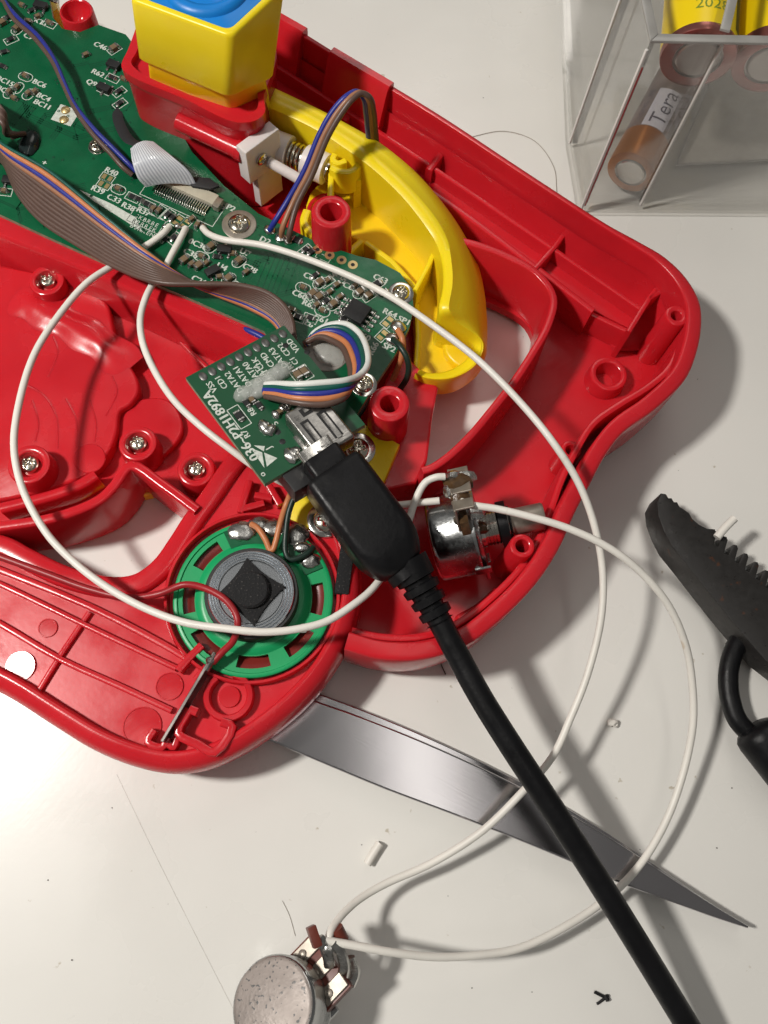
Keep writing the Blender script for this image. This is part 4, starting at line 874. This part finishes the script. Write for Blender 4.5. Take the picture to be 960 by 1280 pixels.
# five coloured wires looping off the small board
cols = [('brown', 'brown innermost wire of the coloured bundle on the small board'), ('orange', 'orange wire of the coloured bundle on the small board'), ('blue', 'blue wire of the coloured bundle on the small board'), ('green', 'green wire of the coloured bundle on the small board'), ('white', 'white outermost wire of the coloured bundle on the small board')]
for i, (mk, lb) in enumerate(cols):
    k = i - 2; y = 490 - k * 5.6; o = k * 5.4
    w_ = wire([(330 + abs(k), 488 - k * 3.5, 25.6), (346, 489 - k * 4.4, 27), (372, y + 2, 28.6 + i * .25), (405, y + 2 - .2 * o, 29 + i * .25), (430 + o * .2, y - 3, 28.4 + i * .2), (444 + o * .6, 476 - o * .7, 26.6), (449 + o * .95, 460 - o * .4, 25.2), (446 + o * 1.05, 440 - o * .7, 23), (437 + o * .9, 424 - o * .9, 21), (424 + o * .7, 416 - o, 20), (408 + o * .4, 414 - o * .7, 19.2), (394, 419 - o * .3, 18.4), (382 + k, 430, 17.2)], .63, wire_m[mk], 'thin_wire', 8)
    tag(w_, lb, 'wire', 'coloured wires of the small board')
for pts, mk, lb in (([(491, 424, 17.4), (500, 433, 18.6), (508, 446, 18.2), (511, 460, 16.5), (508, 474, 14), (500, 486, 11)], 'dark', 'dark green wire curling off the rounded corner of the large board'), ([(497, 412, 17.3), (503, 424, 17.6), (502, 445, 15.5), (494, 468, 12), (486, 484, 9)], 'orange', 'orange wire dropping beside the large board near the red post'), ([(460, 496, 14), (455, 508, 14), (444, 526, 13), (436, 546, 12)], 'dark', 'dark wire passing under the small board beside the red post'), ([(300, 410, 14.4), (312, 414, 15.4), (330, 423, 15.8), (350, 440, 15.4)], 'blue', 'dark blue wire tucked along the lower edge of the large board')):
    tag(wire(pts, .6, wire_m[mk], 'thin_wire', 8), lb, 'wire')
# ribbon cable
rib_c = thing('ribbon_cable', P(130, 290, 17), 'flat brown multi-strand ribbon cable twisting across the large board', 'cable')
e1 = resample(spline(W([(-25, 150, 23.5), (0, 178, 23.5), (60, 213, 23.5), (130, 270, 22.5), (190, 319, 21), (232, 350, 19.6), (270, 369, 18.3), (310, 386, 18.2), (342, 404, 18.2), (356, 425, 17.5)]), 8), 80)
e2 = resample(spline(W([(-25, 190, 20), (2, 200, 19.2), (22, 240, 17.9), (50, 274, 17.6), (100, 307, 18.2), (150, 336, 19.6), (200, 353, 21.6), (250, 355, 22), (300, 357, 21.8), (335, 367, 21.6), (356, 384, 21), (365, 402, 20), (368, 425, 18.5)]), 8), 80)
ord_ = ['green', 'orange', 'blue', 'copper'] + ['brown', 'tan'] * 4
for i, mk in enumerate(ord_):
    t = i / (len(ord_) - 1); pts = [a.lerp(b, t) for a, b in zip(e1, e2)]
    m = MB(); m.tube(pts, .56 if i else .35, 8); obj('strand', m, wire_m['brown' if mk == 'tan' and i % 4 else mk], rib_c, 60)
# folded end of the ribbon at the left edge
m = MB(); rows = [[P(-8 + 3 * math.cos(t), 148 + 12 * math.sin(t) * s, 17 + 6 * s + 0 * t) for t in (0, 1, 2)] for s in (0, 1)]
for i in range(6):
    pts = spline(W([(-20, 120 + i * 3, 20), (-4, 130 + i * 3, 24.5), (5, 142 + i * 3, 24), (8, 158 + i * 2, 21), (16 + i * 3, 172 - i * 1, 18)]), 6); m = MB(); m.tube(pts, .55, 8); obj('strand', m, wire_m['tan' if i % 3 == 0 else 'brown'], rib_c, 60)
# white flat flexible cable and its black-taped part
fx = thing('flat_cable', P(205, 215, 17), 'white flat flexible cable curving into the connector, black tape at its root', 'cable')
ea = resample(spline(W([(163, 186, 21.5), (166, 205, 22.5), (172, 222, 20.5), (182, 233, 18.2)]), 8), 16)
eb = resample(spline(W([(192, 177, 21.5), (216, 196, 23), (236, 214, 21), (246, 232, 18)]), 8), 16)
sec = [[ea[j].lerp(eb[j], i / 30) + Vector((0, 0, 1.0 * math.sin(math.pi * i / 30) + .06 * (i % 2))) for j in range(16)] for i in range(31)]
m = MB()
for i in range(30): m.loft(sec[i:i + 2], mi=i % 2)
m.loft([[p - Vector((0, 0, .25)) for p in r] for r in sec]); obj('cable_strip', m, [FFC, mat('flat_cable_gap', (.42, .44, .49), .35)], fx, angle=80)
m = MB(); pth = [(152, 120, 15.5), (146, 140, 16.5), (150, 158, 18.5), (162, 176, 20.5), (178, 182, 21.5)]
c_ = spline(W(pth), 6); m.loft([[p + Vector((-.9, -.5, 0)) for p in c_], [p + Vector((0, 0, .4)) for p in c_], [p + Vector((1.1, .6, -.2)) for p in c_]]); obj('tape_wrap', m, TAPE, fx, angle=80)
m = MB(); q = [(v.x, v.y) for v in W([(226, 220), (262, 222), (274, 232), (262, 236), (240, 232)], 18.5)]; m.prism(q, 17.9, 18.5, bev=.1); obj('tape_wrap', m, TAPE, fx)

# ------------------------------------------------------------------ potentiometers
def pot(M, label, worn, burnt):
    o0 = M.translation.copy(); t = thing('potentiometer', o0, label, 'potentiometer', 'two potentiometers joined by white wires')
    can = MB(); can.lathe([(7.0, .02), (7.5, .14), (7.85, .5), (8.0, 1.1), (8.0, 7.4), (8.15, 7.6), (8.15, 8.2), (.01, 8.2)], M, 56)
    obj('can', can, POTS, t, angle=50)
    if worn:
        b = MB(); b.lathe([(.01, -.04), (6.9, -.04), (7.3, .05), (7.6, .2)], M, 56); obj('can_back', b, POTB, t, angle=30)
    if not worn:
        b = MB(); b.lathe([(.01, -.05), (6.6, -.05), (7.1, .06)], M, 48); obj('can_back', b, mat('pot_back_tint', (.40, .26, .27), .28, 1.0, var=.2), t)
    b = MB()
    for a in (100, 190, 260): b.box(1.6, .6, 4.2, M @ RZ(a) @ T(7.9, 0, 4.8), bev=.1, seg=1)
    obj('can_tab', b, POTS, t) if False else None
    for a in (110, 180, 250):
        b = MB(); b.box(.5, 2.4, 3.0, M @ RZ(a) @ T(8.1, 0, 6.6), bev=.12, seg=1); obj('can_tab', b, POTS, t)
    b = MB(); b.box(6.0 if burnt else 9.5, 12.0, 1.6, M @ T(5.4 if burnt else 6.6, 0, 6.0), bev=.2); obj('terminal_board', b, BURN if burnt else PHEN, t)
    b = MB(); b.box(13, 13.4, .8, M @ T(0, 0, 8.25), bev=.2); obj('front_plate', b, POTS, t)
    b = MB(); b.lathe([(3.5, 9.0), (3.5, 9.6)] + [q for k in range(8) for q in ((3.5, 9.8 + k * .6), (3.2, 10.1 + k * .6))] + [(3.4, 14.8), (3.0, 15)], M, 28); obj('bushing', b, CHROME, t, angle=20)
    b = MB(); b.lathe([(2.5, 14.9), (2.5, 20.5), (2.2, 20.9), (.01, 20.9)], M, 28); obj('shaft', b, LUG, t, angle=40)
    for y in (-4.2, 0, 4.2):
        b = MB()
        b.box(5.2, 2.8, .45, M @ T(8.6, y, 5.5), bev=.15, seg=1)
        b.lathe([(.5, 5.45), (.75, 5.2), (.35, 5.0), (.01, 5.0)], M @ T(7.6, y, 0), 14)
        if burnt: b.box(.45, 2.4, 3.4, M @ T(11.0, y, 5.8), bev=.1, seg=1)
        obj('lug', b, LUG, t)
    return t
# on the table, back of its can up
M1 = axis_frame(P(340, 1256, 14), (.36, -.22, -.90), Vector((.72, .62, 0))) @ Matrix.Scale(.88, 4)
p1 = pot(M1, 'worn speckled potentiometer lying on the table at the lower edge', True, False)
for (pts, r, mm) in (([(412, 1208, 12), (410, 1196, 13.5), (404, 1180, 14.5), (398, 1172, 15)], .9, TIN), ([(428, 1222, 11), (430, 1205, 12.5), (424, 1188, 14), (415, 1180, 14.5)], .9, TIN), ([(438, 1232, 9), (444, 1214, 10.5), (438, 1196, 12.5)], .8, TIN)):
    b = MB(); b.tube(spline(W(pts), 6), r, 8, flat=.5); obj('bent_lug', b, mm, p1)
b = MB(); b.box(1.4, 3.2, 2.4, axis_frame(P(391, 1170, 14), (.2, .1, 1), Vector((1, .4, 0))), bev=.2); obj('terminal_piece', b, PHEN, p1)
b = MB(); b.tube(W([(420, 1160, 13.2), (428, 1176, 12.4)]), 1.15, 12); obj('terminal_piece', b, PHEN, p1)
b = MB(); b.ball(tuple(P(410, 1184, 14)), 1.0, 1.3, .9, jit=.15, seed=4); obj('solder_joint', b, TIN, p1)
# in the red housing, shaft lying sideways
M2 = axis_frame(P(541, 674, 12.6), P(640, 653, 16.2) - P(541, 674, 12.6), Vector((0, .55, 1)))
p2 = pot(M2, 'shiny potentiometer with burnt solder lugs lying in the red housing', False, True)
for k, (px, py, z, a, b_, c, mm) in enumerate(((572, 604, 22.5, 2.6, 2.0, 1.6, BURN), (580, 596, 22, 2.2, 1.3, 1.3, TIN), (562, 612, 22, 1.3, 1.8, 1.2, TIN), (575, 622, 23, 1.6, 1.3, 1.2, BURN), (592, 640, 21, 2.2, 1.6, 1.2, TIN), (585, 650, 20, 1.5, 1.7, 1.2, BURN), (600, 660, 19, 1.6, 1.2, 1.0, BURN), (566, 595, 23, 1.4, 1.2, 1.0, TIN))):
    q = MB(); q.ball(tuple(P(px, py, z)), a, b_, c, jit=.16, seed=k); obj('solder_joint', q, mm, p2, angle=20)
q = MB(); q.tube(spline(W([(570, 652, 21.5), (572, 646, 22.2), (577, 648, 22), (580, 656, 21), (586, 662, 20)]), 6), .5, 8); obj('wire_hook', q, WHITEP, p2)
a, b = M2 @ Vector((0, 0, 12.5)), M2 @ Vector((0, 0, 14.2)); q = MB(); q.tube([a, b], 4.3, 28); obj('shaft_washer', q, BLK, p2, angle=40)

# ------------------------------------------------------------------ tweezers
tw = thing('tweezers', P(600, 1010, 0), 'polished steel tweezers with fine tip sticking out from under the red lobe', 'tweezers')
up = W([(250, 822), (385, 872), (450, 895), (530, 927), (620, 968), (700, 1010), (780, 1058), (850, 1104), (900, 1136), (937, 1158)], 4.2)
dn = W([(936, 1161), (890, 1146), (830, 1124), (780, 1106), (710, 1076), (640, 1047), (560, 1016), (480, 986), (410, 957), (335, 925), (210, 870)], 4.2)
m = MB(); m.prism([(p.x, p.y) for p in spline(up, 4) + spline(dn, 4)], 2.7, 4.1, bev=.35); obj('blade', m, STEEL, tw, angle=12)
us_ = spline(up, 4)[4:]; ds_ = spline(dn, 4)[:-4]
up2 = [p + Vector((1.0, 1.4, 0)) * (1 - i / len(us_)) for i, p in enumerate(us_)]; dn2 = [p + Vector((.6, .9, 0)) * (i / len(ds_)) for i, p in enumerate(ds_)]
m = MB(); m.prism([(p.x, p.y) for p in up2 + dn2], .3, 1.6, bev=.3); obj('blade', m, STEEL, tw, angle=12)
m = MB(); m.box(9, 8, 2.6, frame(235, 848, 1.4, 100, 40), bev=.3); obj('joint_block', m, STEEL, tw)

# ------------------------------------------------------------------ black serrated tool and its cable loop
pl = thing('serrated_jaw', P(890, 720, 0), 'black toothed steel plier jaw with rust specks at the right edge', 'pliers')
edge = [(827, 616), (833, 617), (836, 622), (840, 622), (843, 627), (847, 627), (850, 633), (855, 636), (862, 641), (866, 648), (874, 655), (884, 660), (894, 661), (897, 666)]
tx, ty = 897, 666
for k in range(8):
    bx_, by_ = tx + k * 13.0, ty + k * 10.6
    edge += [(bx_ - 4, by_ + 14), (bx_ + .5, by_ + 16.5), (bx_ + 5.5, by_ + 5), (bx_ + 8, by_ + 3.5), (bx_ + 12, by_ + 4.5), (bx_ + 13.5, by_ + 9)]
lowe = [(1060, 905), (957, 826), (907, 767), (880, 733), (858, 705), (840, 683), (830, 664), (823, 645), (821, 628)]
m = MB(); q = [(v.x, v.y) for v in W(edge, 9) + W([(1090, 800)], 9) + W(lowe, 9)]; m.prism(q, 2.2, 9, bev=.35); obj('jaw', m, BLKS, pl, angle=40)
lp = W(lowe, 3.4) + W([(822, 622), (900, 690), (1000, 780)], 3.4); m = MB(); m.prism([(v.x, v.y) for v in lp], .5, 2.4, bev=.3); obj('jaw_inlay', m, BLKS, pl, angle=40)
for k in range(5):
    x, y = 893 + k * 13, 682 + k * 10.6; m = MB(); q = [(v.x, v.y) for v in W([(x, y), (x + 9, y - 2), (x + 15, y + 9), (x + 6, y + 13)], 5)]; m.prism(q, 2.4, 5); obj('tooth_insert', m, POTS, pl)
lp = thing('cable_loop', P(920, 870, 0), 'black rubber cable bent into a loop with a stubby end, below the plier jaw', 'cable')
m = MB(); m.tube(spline(W([(960, 770, 5), (938, 785, 5), (920, 808, 4.6), (911, 838, 4.4), (912, 870, 4.2), (922, 900, 4.2), (938, 918, 4.2), (950, 930, 4.2)]), 8), 1.85, 18); obj('cord', m, BLK, lp, angle=60)
a = P(940, 908, 4.8); d = (P(985, 965, 4.8) - a).normalized(); m = MB(); m.lathe([(.01, 0), (2.6, 0), (3.5, .4), (4.2, 1.2), (4.4, 2.4), (4.4, 14), (.01, 14)], axis_frame(a, d), 28); obj('end_sleeve', m, BLK, lp, angle=40)

# ------------------------------------------------------------------ clear box with batteries
m_ = bpy.data.materials.new('clear_polystyrene'); m_.use_nodes = True; nt = m_.node_tree; nt.nodes.clear()
out = nt.nodes.new('ShaderNodeOutputMaterial'); mx = nt.nodes.new('ShaderNodeMixShader'); tr_ = nt.nodes.new('ShaderNodeBsdfTransparent'); g_ = nt.nodes.new('ShaderNodeBsdfGlossy'); df = nt.nodes.new('ShaderNodeBsdfDiffuse'); mx2 = nt.nodes.new('ShaderNodeMixShader'); fr = nt.nodes.new('ShaderNodeFresnel'); ad_ = nt.nodes.new('ShaderNodeMath'); ad_.operation = 'MULTIPLY_ADD'
tr_.inputs[0].default_value = (.993, .991, .986, 1); g_.inputs[1].default_value = .06; fr.inputs[0].default_value = 1.35; ad_.inputs[1].default_value = .28; ad_.inputs[2].default_value = .02; df.inputs[0].default_value = (.78, .76, .71, 1)
mx2.inputs[0].default_value = .012
nt.links.new(fr.outputs[0], ad_.inputs[0]); nt.links.new(ad_.outputs[0], mx.inputs[0]); nt.links.new(tr_.outputs[0], mx2.inputs[1]); nt.links.new(df.outputs[0], mx2.inputs[2]); nt.links.new(mx2.outputs[0], mx.inputs[1]); nt.links.new(g_.outputs[0], mx.inputs[2]); nt.links.new(mx.outputs[0], out.inputs[0])
ACR = m_
ACRE = mat('acrylic_edge', (.34, .33, .31), .2, var=.2, vscale=200)
bx_t = thing('battery_box', P(860, 150, 0), 'clear plastic divided storage box holding batteries at the top right', 'box')
ZC = 47.0
rimc = P(812, 54, ZC); base = [Vector((rimc.x, rimc.y, 0))]
pR = P(907, 50, ZC); ydir = Vector((0, 1, 0)); xdir = Vector((1, 0.02, 0)).normalized()
A_ = Vector((rimc.x, rimc.y, 0)); Lc = P(710, 185, 0); LcT = Lc + Vector((3, 75, 0)); B_ = A_ + xdir * 85; C_ = B_ + ydir * 85
outl = [Lc, A_, B_, C_, LcT]
def inset_poly(poly, d):
    n = len(poly); o = []
    for i in range(n):
        a, b, c = poly[i - 1], poly[i], poly[(i + 1) % n]; u = (b - a).normalized(); v = (c - b).normalized()
        n1 = Vector((-u.y, u.x, 0)); n2 = Vector((-v.y, v.x, 0)); bi = (n1 + n2); o.append(b + bi * (d / max(.3, bi.dot(n1))))
    return o
inl = inset_poly(outl, 1.8)
for i in range(5):
    a, b, c, d = outl[i], outl[(i + 1) % 5], inl[(i + 1) % 5], inl[i]
    m = MB(); m.prism([(v.x, v.y) for v in (a, b, c, d)], 1.6, ZC); obj('side_wall', m, ACR, bx_t)
    m = MB(); m.prism([(v.x, v.y) for v in (a, b, c, d)], ZC + .01, ZC + .5, bev=.15); obj('rim', m, ACRE, bx_t)
m = MB(); m.prism([(v.x, v.y) for v in inset_poly(outl, -.6)], .15, 1.55, bev=.2); obj('bottom', m, ACR, bx_t)
dv = Vector((pR.x, pR.y, 0)); de = dv + Vector((.30, .95, 0)).normalized() * 70; nn = Vector((.95, -.30, 0)) * .9
m = MB(); m.prism([(v.x, v.y) for v in (dv - nn + Vector((0, 1.9, 0)), dv + nn + Vector((0, 1.9, 0)), de + nn, de - nn)], 1.6, ZC); obj('divider', m, ACR, bx_t)
m = MB(); m.prism([(v.x, v.y) for v in (dv - nn + Vector((0, 1.9, 0)), dv + nn + Vector((0, 1.9, 0)), de + nn, de - nn)], ZC + .01, ZC + .5, bev=.1); obj('rim', m, ACRE, bx_t)
m = MB(); e = A_ + Vector((.1, .1, 0)); m.box(.35, .35, ZC - 8, T(e.x + .9, e.y + .9, 1.7) @ RZ(45), bev=.1); obj('painted_edge_glint', m, mat('red_reflex_edge', (.34, .05, .05), .2), bx_t)  # thin red bar paints a red reflection inside the left wall
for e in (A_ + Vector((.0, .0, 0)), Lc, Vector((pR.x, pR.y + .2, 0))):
    m = MB(); m.box(.55, .55, ZC - 3, T(e.x, e.y, 1.7) @ RZ(20), bev=.12); obj('painted_edge_glint', m, mat('edge_glint_white', (.72, .71, .68), .15), bx_t)  # pale bars paint the bright glint of the clear edges
m = MB(); q = [(v.x, v.y) for v in W([(846, 204), (1010, 196), (1040, 60), (905, 60)], 2.6)]; m.prism(q, 1.7, 2.6, bev=.2); obj('tray_shade', m, GREY_PAD_SHADE, bx_t)  # grey plate paints the shadow on the right compartment's floor

def battery(a, d, r, L, label, mats, name='battery', up=Vector((0, 0, 1)), band=.26):
    d = Vector(d).normalized(); M = axis_frame(a, d, up); t = thing(name, a - Vector((0, 0, r)), label, 'battery', 'batteries in the clear box')
    b = MB(); b.lathe([(r * .66, .02), (r * .9, 0), (r * .98, .15), (r, .5), (r, L * band)], M, 40); obj('end_band', b, mats[0], t, angle=50)
    b = MB(); b.lathe([(r, L * band), (r, L - .5), (r * .9, L), (.01, L)], M, 40); obj('wrap', b, mats[1], t, angle=50)
    b = MB(); b.lathe([(.01, -.1), (r * .54, -.1), (r * .58, .1), (r * .6, .6), (r * .66, .6), (r * .67, .02)], M, 40); obj('end_cap', b, mats[2], t, angle=30)
    return t, M
def wrap_patch(M, r, z0, z1, a0, a1, n=10):
    m = MB(); m.lathe([(r, z0), (r, z1)], M, n, a0=a0, a1=a1); return m
a = P(788, 216, 7.6); b1, MB1 = battery(a, P(845, 108, 7.6) - a, 5.6, 44, 'copper-ended battery with white label lying in the left compartment', [COPPERB, BATG, CHROME], band=.2)
obj('label_band', wrap_patch(MB1, 5.63, 9, 21, -30, 26), BATW, b1)
def cyl_text(M, r, sx, z, a, size, along=True, flip=1):
    vs, fs = text_geo(sx); w = max(v.x for v in vs); m = MB(); out = []
    bm = bmesh.new(); bv = [bm.verts.new(v) for v in vs]
    for f in fs:
        try: bm.faces.new([bv[i] for i in f])
        except ValueError: pass
    for k in range(1, 12 if along else 24):
        c = (k * .08 - .2) if along else (w * k / 24)
        bmesh.ops.bisect_plane(bm, geom=bm.verts[:] + bm.edges[:] + bm.faces[:], plane_co=(0, c, 0) if along else (c, 0, 0), plane_no=(0, 1, 0) if along else (1, 0, 0))
    bmesh.ops.triangulate(bm, faces=bm.faces[:]); bm.verts.index_update()
    vs = [v.co.copy() for v in bm.verts]; fs = [tuple(v.index for v in f.verts) for f in bm.faces]; bm.free()
    for v in vs:
        u, w_ = (v.x - w / 2) * size, (v.y - .35) * size
        if along: zz, an = z + u, a - flip * math.degrees(w_ / r)
        else: zz, an = z + w_, a + flip * math.degrees(u / r)
        out.append((r * math.cos(math.radians(an)), r * math.sin(math.radians(an)), zz))
    m.add(out, fs, 0, M); return m
obj('lettering', cyl_text(MB1, 5.67, 'Tera', 15.2, 0, 5.4), BATI, b1)
obj('lettering', cyl_text(MB1, 5.65, 'LONG LIFE', 16, -46, 2.0), BATI, b1)
a = P(872, 74, 33); b2, MB2 = battery(a, (.16, 1, .06), 7.4, 50, 'yellow battery stamped with a date leaning in the box near its rim', [BATP, BATY, mat('battery_end_grey', (.42, .38, .36), .3, .9)], up=Vector((0, -.2, 1)), band=.035)
obj('date_stamp', cyl_text(MB2, 7.44, '2028', 6.4, -4, 3.4, False), BATI2, b2)
obj('stripe', wrap_patch(MB2, 7.43, 3.2, 50, 44, 66), CHIP, b2)
a = P(962, 82, 31); b3, MB3 = battery(a, (.16, 1, .06), 7.4, 50, 'yellow battery at the right edge of the clear box', [BATP, BATY, bpy.data.materials['battery_end_grey']], up=Vector((0, -.2, 1)), band=.06)

# ------------------------------------------------------------------ scraps on the table
def scrap(pts, r, m, label, name='wire_scrap', cat='scrap'):
    return tag(wire(pts, r, m, name, 5, 12), label, cat)
scrap([(475, 1054, 1.0), (466, 1068, 1.0), (459, 1080, 1.0)], .75, WHITEW, 'short cut piece of white wire insulation above the lower potentiometer')
scrap([(918, 648, 11), (906, 660, 10.5), (896, 672, 10)], .8, WHITEW, 'short white wire stub standing between the teeth of the plier jaw')
o = MB(); o.ball(tuple(P(765, 903, .9)), 1.0, .8, .8, jit=.2, seed=1); o.ball(tuple(P(769, 906, .6)), .6, .5, .5, jit=.2, seed=2); tag(obj('solder_crumb', o, WHITEW, None, 20), 'tiny white crumb on the table right of the black cable', 'scrap')
o = MB(); o.tube(W([(743, 1240, .4), (761, 1249, .4)]), .28, 6); o.tube(W([(761, 1244, .3), (746, 1255, .3)]), .22, 6); o.tube(W([(756, 1244, .4), (760, 1251, .5)]), .4, 6); tag(obj('lead_clipping', o, CHIP, None), 'small black Y-shaped lead clipping near the lower edge of the table', 'scrap')
SCR = mat('grey_fibre', (.42, .38, .33), .6)
for pts, lb in (([(585, 172, .15), (630, 164, .15), (668, 176, .15), (692, 208, .15), (696, 240, .15)], 'thin arc of hair on the table above the red rim'), ([(548, 820, .9), (552, 832, .3), (557, 843, .12)], 'short dark hair below the red housing rim'), ([(146, 968, .05), (190, 1060, .05), (240, 1160, .05), (292, 1262, .05)], 'fine hair on the table left of the lower potentiometer'), ([(353, 1126, .1), (362, 1145, .1), (369, 1170, .1)], 'fine pale hair above the lower potentiometer')):
    tag(wire(pts, (.013 if 'left' in lb else .045 if 'pale' in lb else .08) if 'dark' not in lb else .12, HAIR if 'dark' in lb else SCR, 'hair', 8, 6), lb, 'hair')
o = MB(); rnd = random.Random(11)
for px, py in ((872, 474), (719, 154), (896, 1060), (800, 1062), (452, 1056), (604, 122), (848, 588), (665, 1240), (140, 1010), (60, 1100), (210, 1130), (560, 1120), (640, 860), (915, 985), (590, 1235), (320, 1040), (90, 1200)):
    q = MB(); r = rnd.uniform(.06, .17); q.ball(tuple(P(px, py, r * .6)), r, r * .8, r * .6, jit=.3, seed=px, sub=1); o.add(q.v, q.f)
o = obj('dust_specks', o, HAIR, None); o['kind'] = 'stuff'; tag(o, 'tiny dark dust specks scattered over the table', 'dust')
